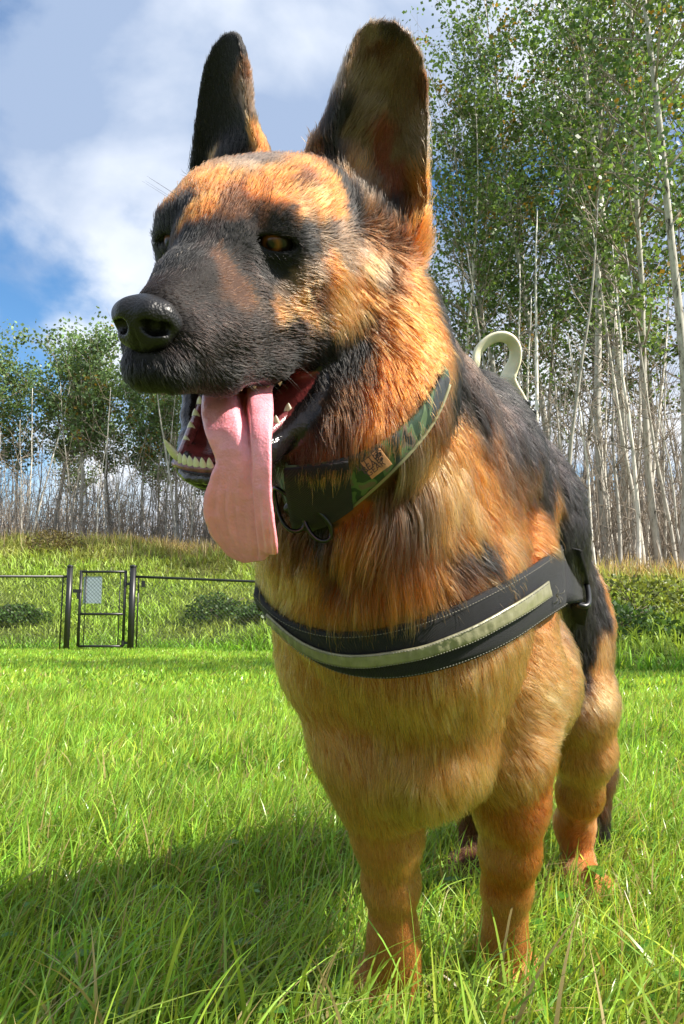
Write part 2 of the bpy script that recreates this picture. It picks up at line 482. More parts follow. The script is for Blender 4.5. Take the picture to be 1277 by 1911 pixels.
def prof_far(s, h, U, V):
    return -(.020 * (1 - h) + .004) * (4 * s * (1 - s)) ** .7 + .004
FAR_EAR = [(356, 335), (361, 290), (366, 235), (373, 180), (385, 125), (402, 84), (422, 60), (437, 55), (452, 62), (463, 95), (467, 150), (470, 200),
           (480, 240), (493, 275), (500, 320), (420, 360)]
ear_f = ear(FAR_EAR, PX(430, 330, .565), PX(437, 55, .54), -.75, prof_far, lambda s, h: .004 + .004 * (1 - h) ** 3)
# ear roots
G.cone(PX(705, 445, .585), PX(640, 385, .595), .026, .028, .02)
G.cone(PX(745, 455, .58), PX(705, 480, .58), .018, .026, .015)
G.ell(PX(455, 325, .58), (.022, .025, .02), k=.015)
G.chain([(PX(598, 322, .560), .012), (PX(618, 350, .558), .016), (PX(658, 410, .556), .016)], .018)

BV, BQ = G.surface()
body_me = quads('body', BV, BQ)
print('body verts', len(BV))
# ================================================================ dog: colours, coat, face parts
def wlink(name, me, parent, mat=None):
    """link a mesh given in world coordinates under a parent that has its own location"""
    o = link(name, me, parent, mat)
    if parent is not None: o.matrix_parent_inverse = par_inv(parent)
    return o
def par_inv(p):
    m = Matrix.Identity(4); chain = []
    while p is not None: chain.append(p); p = p.parent
    for q in reversed(chain):
        m = m @ q.matrix_parent_inverse @ (Matrix.Translation(q.location) @ q.rotation_euler.to_matrix().to_4x4())
    return m.inverted()

dog = empty('german_shepherd_dog', (.15, .95, 0))
tag(dog, 'large black and tan shepherd dog standing on the lawn, mouth open, tongue hanging out', 'dog')
bvh = BVHTree.FromPolygons([Vector(v) for v in BV.tolist()], [tuple(q) for q in BQ.tolist()])
CAM0 = Vector((0, 0, CAMH))
def hit(px, py):
    d = Vector(PX(px, py, 1.0)) - CAM0
    loc, nor, i, t = bvh.ray_cast(CAM0, d.normalized())
    return (np.array(loc), np.array(nor)) if loc is not None else (None, None)

C = dict(K=(.0035, .0028, .0028), D=(.0085, .0052, .0044), B=(.060, .020, .0065), E=(.15, .100, .064), T=(.43, .170, .048), O=(.33, .082, .0125), R=(.31, .062, .0080),
         G=(.105, .062, .036), S=(.0060, .0046, .0050), Y=(.33, .17, .050), P=(.17, .042, .030), M=(.11, .022, .022), N=(.038, .026, .020), L=(.50, .25, .085))
CS = """400 330 O;370 352 O;345 352 O;395 305 T;440 312 G;470 300 N;520 330 O;560 335 B;590 305 O;520 370 O;470 362 O;450 380 B;600 370 T;635 400 O;560 388 T;380 388 O;360 400 O
332 392 K;320 430 K;302 470 K;350 440 K;330 482 K;400 420 D;430 402 B;450 395 B;400 462 D;440 440 K;470 412 D;500 402 B;530 415 K;540 404 B;568 425 K;440 462 K;520 478 K;480 482 K;572 455 K;600 452 G;640 450 G;620 430 N;590 490 G;560 505 G;650 480 G
430 515 B;465 505 D;420 492 B;460 545 B;500 545 D;540 530 G;510 525 N;560 545 T;380 500 D;330 520 D;300 535 D;360 560 D;420 600 D;480 620 D;540 605 D;400 660 D;460 690 D;520 670 D;580 650 D;340 680 K;285 690 K;250 690 K;300 720 K;600 640 K;632 650 K;650 690 K;330 640 D;240 660 K;360 710 K;420 715 K;480 715 K;540 690 K;600 668 K;660 650 K
490 560 N;525 575 T;560 592 T;590 610 T;580 562 B;622 500 O;640 530 T;680 540 O;620 560 T;660 580 T;600 600 G;640 612 T;688 600 B;730 600 O;700 640 O;740 560 O;680 480 T;700 505 G;720 520 B;660 450 G;690 440 B;740 480 B;770 520 O;790 560 R;800 600 R;808 640 O;760 640 R;720 680 R;680 672 B;660 720 B;640 760 B;690 740 R;750 700 R;625 805 B;585 835 B;680 800 O;700 770 R;600 855 O;640 850 O;780 660 O;560 850 B
622 225 K;612 290 K;640 345 K;655 395 K;600 275 K;597 300 O;600 285 O;625 360 O;620 335 O;690 60 E;722 50 N;700 95 B;750 120 G;770 180 G;740 205 G;682 160 E;678 215 E;700 255 P;720 300 P;700 335 E;668 265 E;668 315 T;690 380 E;722 415 K;770 280 E;792 250 E;792 350 O;795 380 O;780 410 O;760 385 B;735 345 P;738 450 B;768 440 O;795 160 B;780 80 B;655 110 G;700 200 E;660 170 E
400 150 K;410 300 K;445 272 K;382 312 K;360 322 K;455 230 K;420 250 K;385 280 K;436 110 K;463 150 B;465 190 G;478 250 O;486 285 O;430 70 K
812 560 K;825 600 K;850 650 K;890 690 K;930 740 K;870 740 D;900 800 B;840 720 K;820 780 B;850 800 O;800 830 T;880 860 O;840 870 T;940 850 B;930 800 D;960 800 S;1000 850 S;1050 900 S;1090 980 S;1110 1050 S;1115 1130 S;1100 1180 S;1050 1000 S;1060 1100 S;1000 900 D;980 880 B;1020 960 O;1005 985 O;1028 1010 S;1120 1200 O;1130 1120 O
760 860 G;740 900 B;720 930 G;690 960 O;650 1000 O;620 1020 B;700 1000 B;760 960 B;780 920 G;820 920 T;870 920 T;900 940 O;845 985 O;850 1015 D;880 1030 K;850 1062 B;800 1050 O;930 1000 T;960 980 O;980 1010 O;930 1050 O;740 1040 O;640 1060 B;580 1050 T;540 1080 T;600 1110 O;680 1100 O;720 1120 O;780 1110 Y;560 1000 B;600 980 K;890 1080 T;760 1140 Y;620 1150 Y;700 1150 Y;500 1090 T
540 1200 T;560 1280 T;600 1350 T;640 1300 T;700 1290 T;760 1300 O;820 1280 T;900 1240 T;960 1210 O;1010 1170 T;1038 1150 T;1000 1250 O;1020 1350 O;960 1300 O;900 1310 O;880 1350 O;930 1370 O;700 1400 O;780 1390 O;820 1360 T;700 1450 Y;760 1480 Y;820 1480 T;650 1400 Y;900 1450 O;960 1420 T;1000 1450 O;510 1150 T;1020 1280 L;1035 1230 T
680 1550 T;720 1600 T;740 1700 T;740 1790 T;920 1580 T;990 1550 R;1015 1480 R;960 1700 T;950 1780 T;930 1650 O;1112 1250 T;1120 1350 T;1090 1450 T;1070 1550 O;1090 1650 T;1105 1710 T;1060 1330 O;1090 1205 S;1085 1250 D;1075 1180 S;1125 1300 L"""  # brow and under-cheek samples mix dark markings with shade put into the colour
FS = """300 560 1 -.15 3 .2;400 600 1 .1 5 .15;480 640 1 .25 6 .15;560 620 1 .3 8 .18;340 690 .6 .8 6 .2;280 700 .3 1 5 .2;420 520 1 -.4 4 .12;350 500 .4 -1 4 .15;320 420 .1 -1 6 .2;420 420 .3 -1 6 .15;450 340 .3 -1 9 .18;380 340 -.1 -1 10 .25;340 360 -.3 -1 9 .3;560 340 .6 -.8 9 .18;620 400 1 -.4 9 .18;560 430 .9 -.2 5 .15;480 420 .6 -.8 5 .15;500 480 .6 .7 5 .12;560 480 1 .2 5 .12
600 480 1 .1 9 .15;640 540 1 .5 14 .2;600 600 1 .4 10 .2;690 580 1 .7 18 .28;700 480 1 .9 16 .25;740 620 .8 .7 22 .3;780 560 1 .3 15 .22;800 620 .8 .7 15 .22;780 680 .5 .9 22 .3;720 720 .3 1 26 .35;680 800 -.1 1 26 .4;620 830 -.2 1 26 .4;570 850 -.3 1 24 .35;640 640 .4 1 10 .25;650 700 .3 1 12 .25;520 700 .8 .5 5 .2;600 660 .7 .7 6 .2
690 60 -.1 -1 4 .2;740 100 .2 -1 5 .2;690 160 .2 -1 9 .25;670 240 .5 -.9 16 .35;670 310 .6 -.8 20 .4;760 200 .2 -1 6 .15;720 300 .2 -1 5 .15;790 250 -.3 -1 9 .3;795 340 -.2 -1 14 .3;720 410 .2 -1 18 .4;770 420 .1 -1 14 .4;620 250 .1 -1 9 .2;640 330 0 -1 10 .25;600 300 .2 -1 12 .3;400 200 .1 -1 4 .12;437 70 .1 -1 3 .15;420 280 .1 -1 7 .2;465 170 0 -1 6 .3;480 270 .1 -1 8 .3
850 680 1 .5 38 .3;830 780 .8 .7 34 .3;880 820 1 .7 34 .22;920 880 1 .6 34 .22;960 800 1 .7 34 .3;1020 880 .9 .8 32 .3;1090 980 .5 1 28 .25;1110 1100 .3 1 26 .22;1060 1050 .5 1 28 .22;980 940 1 .4 28 .22;860 960 .9 .8 38 .25;780 900 .2 1 44 .35;720 940 -.1 1 46 .38;760 1000 .2 1 46 .38;840 1030 .7 .8 38 .3;940 1030 .9 .4 28 .22;660 1000 -.3 1 36 .35;600 1050 -.5 1 34 .3;540 1100 -.6 .9 24 .3;700 1080 0 1 42 .4;620 1140 0 1 36 .35;760 1120 0 1 38 .38;560 1000 -.4 1 30 .3
520 1150 -.4 1 15 .2;560 1250 -.1 1 15 .18;600 1350 .2 1 14 .18;700 1280 .05 1 26 .28;800 1280 .3 1 30 .3;880 1280 .5 1 26 .28;960 1230 .8 .7 20 .22;1020 1200 1 .4 16 .2;1020 1350 .8 .4 18 .3;900 1400 .6 .9 26 .3;760 1400 0 1 26 .28;820 1480 .4 1 24 .35;700 1460 0 1 22 .25;740 1500 .1 1 20 .3;640 1400 .2 1 16 .2;960 1450 .4 1 18 .25
710 1600 .1 1 8 .16;765 1600 .3 .9 12 .35;740 1750 .1 1 6 .16;950 1600 .1 1 8 .16;1000 1550 .5 .8 12 .3;940 1750 0 1 6 .16;915 1600 0 1 8 .2;1110 1200 .2 1 20 .2;1120 1300 .5 .8 18 .25;1090 1450 .2 1 14 .25;1070 1600 .1 1 9 .2;1100 1700 .2 1 8 .2"""
rows = []
for ln in CS.split('\n'):
    for it in ln.split(';'):
        a, b, c = it.split(); p, n = hit(float(a), float(b))
        if float(b) > 1180: c = {'O': 'T', 'R': 'O', 'L': 'L', 'Y': 'T'}.get(c, c) if float(b) < 1480 else {'R': 'O'}.get(c, c)
        if p is not None: rows.append((p, C[c]))
SMP = np.array([r[0] for r in rows]); SCOL = np.array([r[1] for r in rows])
# markings on parts of the coat turned away from the photograph
def extra(p, c): 
    global SMP, SCOL
    SMP = np.vstack([SMP, p]); SCOL = np.vstack([SCOL, C[c]])
for a, b, d in ((870, 690, .86), (940, 760, .98), (1000, 860, 1.1), (1040, 960, 1.25), (1010, 1040, 1.36)): extra(PX(a, b, d), 'S')
for a, b, d in ((1040, 1250, 1.38), (1060, 1320, 1.4), (1090, 1430, 1.41), (1100, 1480, 1.35)): extra(PX(a, b, d), 'B')
for a, b, d in ((1105, 1540, 1.38), (1105, 1570, 1.37)): extra(PX(a, b, d), 'K'); 
for a, b, d in ((900, 1400, 1.2), (885, 1550, 1.29), (872, 1650, 1.25)): extra(PX(a, b, d), 'B')
for x in (-5.2, 5.2): extra(H(x, -12, 2), 'O')
for z in (-5, -12): extra(H(-6.5, -8, z), 'O')
for x, y, z in ((-3, 6, -5), (-3.2, 2, -5), (-3.6, -2, -5)): extra(H(x, y, z), 'D')
inside = [H(0, 2, -12.2), H(0, -3, -10.5), H(0, 5.5, -6.8), H(0, 0, -6.9), H(2.6, 0, -11.6), H(-2.6, 0, -11.6), H(3.2, -3.4, -9.6), H(-3.2, -3.4, -9.4), H(-2.6, 2, -10), H(-3, -1, -8.8), H(3.2, -3.6, -8.4)]
for p in inside: extra(p, 'M')
for x, y, z in ((4.9, -3.2, -9.6), (4.0, -1.2, -11.2), (2.9, 1.0, -12.3), (5.4, -5, -8), (3, 3.0, -13), (0, 5.0, -13.6), (-2, 4, -13.6), (0, 4.6, -14.4), (2, 3.4, -14.3), (3.4, .8, -13.1), (4.6, -1.6, -11.9), (5.2, -3.2, -10.4),
                (2.6, 2, -8), (3.2, -1, -7.9), (-2.6, 2, -8), (-3.2, -1, -7.9), (0, 9, -7.4), (-2.5, 1.5, -13.4)): extra(H(x, y, z), 'K')
rows = []
for ln in FS.split('\n'):
    for it in ln.split(';'):
        a, b, dx, dy, L_, lf = map(float, it.split()); p, n = hit(a, b)
        if p is None: continue
        t = np.array([dx, 0, -dy]); t = cam2w((dx, dy, 0)) - cam2w((0, 0, 0)); t = t - (t @ n) * n; t /= np.linalg.norm(t) + 1e-9
        rows.append((p, t, L_ * .001, lf))
# flow on the unseen sides
for p, t, L_, lf in ((PX(880, 680, .92), (.5, .8, -.2), .034, .3), (PX(1020, 1000, 1.3), (.4, .9, -.3), .03, .25), (PX(700, 900, .95), (.1, .9, -.3), .03, .25), (PX(800, 1100, 1.1), (.3, .9, -.4), .026, .25),
                     (PX(1095, 1430, 1.42), (.1, .1, -1), .04, .35), (PX(1100, 1560, 1.38), (.1, -.1, -1), .035, .3), (H(0, -10, 3), HB @ np.array([0, -1, .2]), .014, .2), (H(-5.5, -6, -3), HB @ np.array([-.3, -1, -.5]), .014, .25),
                     (H(-4, -4, -11), HB @ np.array([0, -1, -.5]), .012, .25), (H(0, 3, -14.5), HB @ np.array([0, -1, -.2]), .004, .2), (PX(884, 1560, 1.29), (0, 0, -1), .012, .2), (H(4.3, -1.5, -12.4), HB @ np.array([.2, -1, -.6]), .006, .2)):
    t = np.array(t, float); rows.append((np.asarray(p), t / np.linalg.norm(t), L_, lf))
GP = np.array([r[0] for r in rows]); GT = np.array([r[1] for r in rows]); GL = np.array([[r[2], r[3]] for r in rows])
def shepard(P, S, Vv, eps, pw=2.0):
    r = np.zeros((len(P), Vv.shape[1]))
    S2 = (S ** 2).sum(1)
    for i in range(0, len(P), 40000):
        q = P[i:i + 40000]
        d2 = np.maximum((q ** 2).sum(1)[:, None] + S2[None] - 2 * q @ S.T, 0)
        w = 1 / (d2 + eps * eps) ** pw
        r[i:i + 40000] = w @ Vv / w.sum(1)[:, None]
    return r
def coat_colour(P):
    jit = np.stack([fnoise(P, 60, 3, 3 + k) - .5 for k in range(3)], -1) * .022
    jit2 = np.stack([fnoise(P, 260, 2, 13 + k) - .5 for k in range(3)], -1) * .008
    return np.exp(shepard(P + jit + jit2, SMP, np.log(SCOL), .0025, 2.6))

# vertex normals
def vert_normals(V, Q):
    a = V[Q[:, 2]] - V[Q[:, 0]]; b = V[Q[:, 3]] - V[Q[:, 1]]; n = np.cross(a, b)
    N = np.zeros_like(V)
    for k in range(4): np.add.at(N, Q[:, k], n)
    return N / (np.linalg.norm(N, axis=1)[:, None] + 1e-12), np.linalg.norm(n, axis=1) * .5
BN, BA = vert_normals(BV, BQ)
HL = (BV - H0) @ HB * 100                                  # head coordinates of every vertex
LOWLIP = [(5.5, -5.6, -7.6), (5.5, -4.6, -8.4), (5.3, -3.7, -9.3), (4.8, -2.2, -10.6), (4.0, -.7, -11.8), (3.1, 1.0, -12.7), (2.1, 3.3, -13.5), (1.0, 4.9, -13.9), (0, 5.2, -14)]
UPLIP = [(5.4, -5.4, -7.6), (4.6, -3, -7.7), (3.9, -.5, -8.0), (3.3, 2, -8.2), (2.9, 4.5, -8.1)]
# bare skin: mouth cavity, eyelid rims, nose bed
def bare_mask(P):
    h = (P - H0) @ HB * 100
    # mouth cavity: between roof and the jaw line, inside the lips
    jawz = np.interp(h[:, 1], [-6, -3.2, -1.2, 1.0, 3.6, 5], [-8.3, -9.9, -11.4, -12.6, -13.4, -13.6])
    jawx = np.interp(h[:, 1], [-6, -3.2, -1.2, 1.0, 3.6, 4.4], [5.4, 4.9, 4.1, 3.1, 2.1, 1.2])
    roof = np.interp(h[:, 1], [-6, 0, 5, 8], [-7.5, -7.6, -7.7, -7.1])
    m = (h[:, 1] > -7) & (h[:, 1] < 8.2) & (h[:, 2] < roof) & (h[:, 2] > jawz) & (np.abs(h[:, 0]) < jawx) & ((h[:, 1] < 5) | (h[:, 2] > -9))
    rim = np.zeros(len(P), bool)
    for s in (1, -1):
        e = h - np.array([s * EYE[0], EYE[1], EYE[2]])
        rim |= np.linalg.norm(e, axis=1) < EYE_R + .14
    for s in (1, -1):
        for PL, rd in ((LOWLIP, 1.0), (UPLIP, .42)):
            PL = np.array(PL) * [s, 1, 1]
            for a_, b_ in zip(PL, PL[1:]):
                ab = b_ - a_; t_ = np.clip(((h - a_) @ ab) / (ab @ ab), 0, 1); rim |= np.linalg.norm(h - a_ - t_[:, None] * ab, axis=1) < rd * (.8 + .4 * fnoise(P, 150, 2, 33))
    nose = (h[:, 1] > 8.7) & (h[:, 2] > -5.6) & (h[:, 2] < -1.2) & (np.abs(h[:, 0]) < 2.6) & (h[:, 1] > 9.0 + (h[:, 2] + 3.2) * -.25)
    return m, rim, nose
mM, mR, mN = bare_mask(BV)
vc = coat_colour(BV) * .8
wet = fnoise(BV, 120, 2, 40)
vc[mM] = np.array([.13, .026, .026]) * (0.45 + 1.1 * wet[mM][:, None])
vc[mR] = (.010, .008, .008); vc[mN] = (.010, .009, .009)
vcol(body_me, 'col', vc)
ga = body_me.attributes.new('wet', 'FLOAT', 'POINT'); ga.data.foreach_set('value', (mM | mR).astype(np.float32))
skin = material('dog_skin', (.1, .05, .03), .75, .3, attr='col', bump=(400, .3, .002))
_t = skin.node_tree; _b = _t.nodes['Principled BSDF']; _a = _t.nodes.new('ShaderNodeAttribute'); _a.attribute_name = 'wet'
_r = _t.nodes.new('ShaderNodeMapRange'); _r.inputs['To Min'].default_value = .75; _r.inputs['To Max'].default_value = .12
_t.links.new(_a.outputs['Fac'], _r.inputs['Value']); _t.links.new(_r.outputs[0], _b.inputs['Roughness'])
body = wlink('body', body_me, dog, skin)

# ---- straps: bands laid on the coat through traced edge points
def strap_curve(up, lo, off, n=60, ext=()):
    """two pixel edge lines -> centre, half vectors and normals on the dog's surface"""
    def samp(L, m):
        L = np.array(L, float); s = np.r_[0, np.cumsum(np.linalg.norm(np.diff(L, axis=0), axis=1))]; t = np.linspace(0, s[-1], m)
        return np.stack([np.interp(t, s, L[:, k]) for k in (0, 1)], -1)
    U = samp(up, n); Lw = samp(lo, n); a = []; b = []; N = []
    for u, l in zip(U, Lw):
        p, n1 = hit(*u); q, n2 = hit(*l)
        if p is None or q is None: continue
        a.append(p); b.append(q); N.append(n1 + n2)
    a = np.array(a); b = np.array(b); N = np.array(N); N /= np.linalg.norm(N, axis=1)[:, None]
    def sm(X, k=9):
        pad = np.pad(X, ((k, k), (0, 0)), mode='reflect', reflect_type='odd'); ker = np.hanning(2 * k + 3)[1:-1]; ker /= ker.sum()
        return np.stack([np.convolve(pad[:, j], ker, 'valid') for j in range(3)], -1)
    a = sm(a); b = sm(b); N = sm(N); N /= np.linalg.norm(N, axis=1)[:, None]
    return a + N * off, b + N * off, N
HT_U = [(500, 1098), (518, 1131), (560, 1150), (605, 1168), (670, 1170), (738, 1160), (831, 1131), (924, 1082), (993, 1050), (1031, 1015)]
HT_L = [(503, 1118), (524, 1148), (576, 1206), (634, 1241), (692, 1254), (761, 1253), (837, 1235), (912, 1206), (981, 1166), (1036, 1125)]
hs_u, hs_l, hs_n = strap_curve(HT_U, HT_L, .010)
CL_U = [(816, 690), (804, 712), (786, 745), (760, 775), (715, 815), (650, 845), (590, 862), (545, 862)]
CL_L = [(819, 722), (806, 765), (785, 800), (755, 835), (705, 885), (655, 935), (605, 985), (560, 975)]
# ---- coat: hair curves combed along the guides
CAMV = np.array([0, 0, CAMH])
cl_u, cl_l, cl_n = strap_curve(CL_U, CL_L, .006, 50)
def near_strap(P, A, B, mar):
    """roots covered by a band: distance along the band width and off it"""
    Cc = (A + B) / 2; Wd = np.linalg.norm(A - B, axis=1) / 2
    m = np.zeros(len(P), bool); lo = Cc.min(0) - .06; hi = Cc.max(0) + .06
    cand = np.where(((P > lo) & (P < hi)).all(1))[0]
    for i in range(0, len(cand), 20000):
        q = P[cand[i:i + 20000]]
        d = np.linalg.norm(q[:, None] - Cc[None], axis=2); j = d.argmin(1)
        ax = (A - B)[j]; ax = ax / np.linalg.norm(ax, axis=1)[:, None]
        t = ((q - Cc[j]) * ax).sum(1)
        side = d[np.arange(len(q)), j]
        off = np.sqrt(np.maximum(side ** 2 - t ** 2, 0))
        m[cand[i:i + 20000]] = (t < Wd[j] + mar[0]) & (t > -Wd[j] - mar[1]) & (off < .03)
    return m
tri = np.concatenate([BQ[:, [0, 1, 2]], BQ[:, [0, 2, 3]]])
ta = np.linalg.norm(np.cross(BV[tri[:, 1]] - BV[tri[:, 0]], BV[tri[:, 2]] - BV[tri[:, 0]]), axis=1) * .5
tc = BV[tri].mean(1); tn = BN[tri].mean(1)
view = np.array([0, 0, CAMH]) - tc; view /= np.linalg.norm(view, axis=1)[:, None]
facing = (tn * view).sum(1) > -.35
LLc = shepard(tc, GP, GL, .006)
dens = np.interp(LLc[:, 0], [.003, .006, .010, .018, .030, .045], [125e4, 100e4, 62e4, 46e4, 38e4, 34e4]) * np.where(facing, 1, .22)
dens *= np.where(tc[:, 2] < .06, .5, 1)
lam = ta * dens
n_ = RNG.poisson(lam)
ti = np.repeat(np.arange(len(tri)), n_)
r1 = np.sqrt(RNG.random(len(ti))); r2 = RNG.random(len(ti))
wts = np.stack([1 - r1, r1 * (1 - r2), r1 * r2], -1)
R0 = (BV[tri[ti]] * wts[..., None]).sum(1); RN = (BN[tri[ti]] * wts[..., None]).sum(1); RN /= np.linalg.norm(RN, axis=1)[:, None]
m1, m2, m3 = bare_mask(R0)
keep = ~(m1 | m2 | m3)
keep &= ~near_strap(R0, hs_u, hs_l, (-.004, 0)) & ~near_strap(R0, cl_u, cl_l, (-.006, .0))
shrt = near_strap(R0, cl_u, cl_l, (.026, 0)); shrt2 = near_strap(R0, hs_u, hs_l, (.020, 0)); tagp = PX(700, 866, .56) - CAMV
rr_ = (R0 - CAMV); cr_ = np.linalg.norm(np.cross(rr_, tagp), axis=1) / np.linalg.norm(tagp); keep &= ~((cr_ < .018) & (rr_ @ tagp > 0) & (np.linalg.norm(rr_ - tagp, axis=1) < .12))
# the middle of the near ear's bowl is almost bare
earq = R0 - PX(722, 300, .53); keep &= ~((np.linalg.norm(earq * [1, .5, .45], axis=1) < .010) & (RNG.random(len(R0)) < .6))
R0, RN, ti, shrt, shrt2 = R0[keep], RN[keep], ti[keep], shrt[keep], shrt2[keep]
TL = shepard(R0, GP, np.hstack([GT, GL]), .005)
T = TL[:, :3]; ln_ = TL[:, 3]; lift = TL[:, 4]
hh = (R0 - H0) @ HB * 100
# lips: very short hair close to the mouth
lipd = np.abs(hh[:, 2] + 7.7) + np.maximum(0, np.abs(hh[:, 1]) - 8)
ln_ = np.where((hh[:, 1] > -6) & (hh[:, 2] < -7.0) & (hh[:, 2] > -9.5) & (np.abs(hh[:, 0]) < 4.5), np.minimum(ln_, .005), ln_)
ln_ = np.where(shrt, np.minimum(ln_, .019), ln_); ln_ = np.where(shrt2, np.minimum(ln_, .022), ln_)
nz = np.stack([fnoise(R0, 22, 3, 50 + k) - .5 for k in range(3)], -1)
nz2 = np.stack([fnoise(R0, 90, 2, 60 + k) - .5 for k in range(3)], -1)
T = T / (np.linalg.norm(T, axis=1)[:, None] + 1e-9)
T = T + nz * np.interp(ln_, [.005, .02, .045], [.25, .8, 1.5])[:, None] + nz2 * np.interp(ln_, [.005, .02, .045], [.4, .8, 1.0])[:, None] + RNG.normal(0, .10, R0.shape)
T = T - (T * RN).sum(1)[:, None] * RN; T /= np.linalg.norm(T, axis=1)[:, None] + 1e-9
ln_ = ln_ * np.exp(RNG.normal(0, .18, len(ln_))) * (0.8 + .45 * fnoise(R0, 45, 2, 70))
lift = np.clip(lift * (0.7 + .9 * RNG.random(len(lift))), .05, .9)
NP_ = 6
t = np.linspace(0, 1, NP_)
P = np.zeros((len(R0), NP_, 3), np.float32)
P[:, 0] = R0 - RN * .0005
grav = np.array([0, 0, -1.0])
for k in range(1, NP_):
    f = t[k]
    d = T * (0.75 + .25 * f) + RN * (lift * (1.9 - 2.1 * f))[:, None] + grav * (np.clip(ln_ - .012, 0, .03) * 10 * f)[:, None]
    d /= np.linalg.norm(d, axis=1)[:, None]
    P[:, k] = P[:, k - 1] + d * (ln_ / (NP_ - 1))[:, None]
# clumps: pull tips to the nearest lock
from mathutils.kdtree import KDTree
csize = np.interp(ln_, [.006, .012, .02, .045], [0, .0015, .0032, .0062])
CM = np.ones(len(R0))
def clump(P, sel, spacing, amt, seed, cv=0):
    idx = np.where(sel)[0]
    if len(idx) < 50: return
    rg = np.random.default_rng(seed)
    cell = np.floor((P[idx, 0] + rg.normal(0, spacing * .25, (len(idx), 3))) / spacing).astype(np.int64)
    key = (cell[:, 0] * 73856093) ^ (cell[:, 1] * 19349663) ^ (cell[:, 2] * 83492791)
    o = np.argsort(key, kind='stable'); ks = key[o]; st = np.r_[0, np.where(np.diff(ks))[0] + 1]; cn = np.diff(np.r_[st, len(ks)])
    gid = np.repeat(np.arange(len(st)), cn)
    S_ = P[idx[o]]
    mean = np.add.reduceat(S_, st, axis=0) / cn[:, None, None]
    off = S_ - mean[gid]
    CM[idx[o]] *= np.exp(rg.normal(0, cv, len(st)))[gid] if cv else 1
    ext_ = rg.normal(0, 1, (len(st), 3)) * spacing * .5
    am = (amt[idx[o]] * rg.uniform(.5, 1.1, len(st))[gid])[:, None, None]
    w = (t ** 1.3)[None, :, None] * am
    P[idx[o]] = mean[gid] + off * (1 - w) + ext_[gid][:, None] * w
clump(P, ln_ > .022, .0075, np.clip((ln_ - .014) * 50, 0, .9), 1, .26)
clump(P, (ln_ > .009), .0040, np.clip((ln_ - .006) * 40, 0, .6), 2, .20)
clump(P, (ln_ > .005), .0021, np.full(len(ln_), .35), 3, .12)
# stray curl
cur = RNG.normal(0, 1, (len(P), 3)) * (ln_ * .05)[:, None]
P += (cur[:, None] * np.sin(t * 3.0)[None, :, None] * t[None, :, None]).astype(np.float32)
hc_ = coat_colour(R0)
# each hair: locks differ, some banded dark at the tip on the shoulders and ruff
lk = fnoise(R0, 150, 2, 90)
hc_ = hc_ * (np.clip(0.62 + .75 * lk + RNG.normal(0, .17, len(R0)), .15, 2) * CM)[:, None]
body_sel = (ln_ > .016)
lum = hc_.mean(1)
dark = (RNG.random(len(R0)) < np.where(body_sel & (lum > .08), .10, .02)); hc_[dark] *= .2
pale = (RNG.random(len(R0)) < np.where(lum < .03, .015, .04)) & (R0[:, 2] > .1); hc_[pale] = hc_[pale] * .5 + np.array([.25, .19, .13]) * .5
hc_ = np.clip(hc_, .004, .9)
cu = bpy.data.hair_curves.new('fur')
cu.add_curves([NP_] * len(P))
cu.attributes['position'].data.foreach_set('vector', P.reshape(-1).astype(np.float32))
base_r = np.interp(ln_, [.004, .01, .03], [.00013, .00015, .00019]) * np.where(facing[ti], 1, 2.0)
rad = base_r[:, None] * np.array([1, 1, .92, .8, .58, .12])[None] * RNG.uniform(.7, 1.25, (len(P), 1))
ra = cu.attributes.get('radius') or cu.attributes.new('radius', 'FLOAT', 'POINT')
ra.data.foreach_set('value', rad.ravel().astype(np.float32))
ca = cu.attributes.new('hcol', 'FLOAT_COLOR', 'CURVE')
ca.data.foreach_set('color', np.hstack([hc_, np.ones((len(P), 1))]).ravel().astype(np.float32))
print('hairs', len(P))
hm = bpy.data.materials.new('fur_hair'); hm.use_nodes = True
_t = hm.node_tree; _t.nodes.clear()
_o = _t.nodes.new('ShaderNodeOutputMaterial'); _a = _t.nodes.new('ShaderNodeAttribute'); _a.attribute_name = 'hcol'
_h = _t.nodes.new('ShaderNodeBsdfHairPrincipled'); _h.model = 'CHIANG'; _h.parametrization = 'COLOR'
_h.inputs['Roughness'].default_value = .38; _h.inputs['Radial Roughness'].default_value = .5; _h.inputs['Coat'].default_value = 0.0
_h.inputs['Random Roughness'].default_value = .2; _h.inputs['IOR'].default_value = 1.42
_t.links.new(_a.outputs['Color'], _h.inputs['Color']); _t.links.new(_h.outputs[0], _o.inputs['Surface'])
cu.materials.append(hm)
fur = bpy.data.objects.new('fur', cu); COL.objects.link(fur); fur.parent = dog; fur.matrix_parent_inverse = par_inv(dog); fur['kind'] = 'stuff'
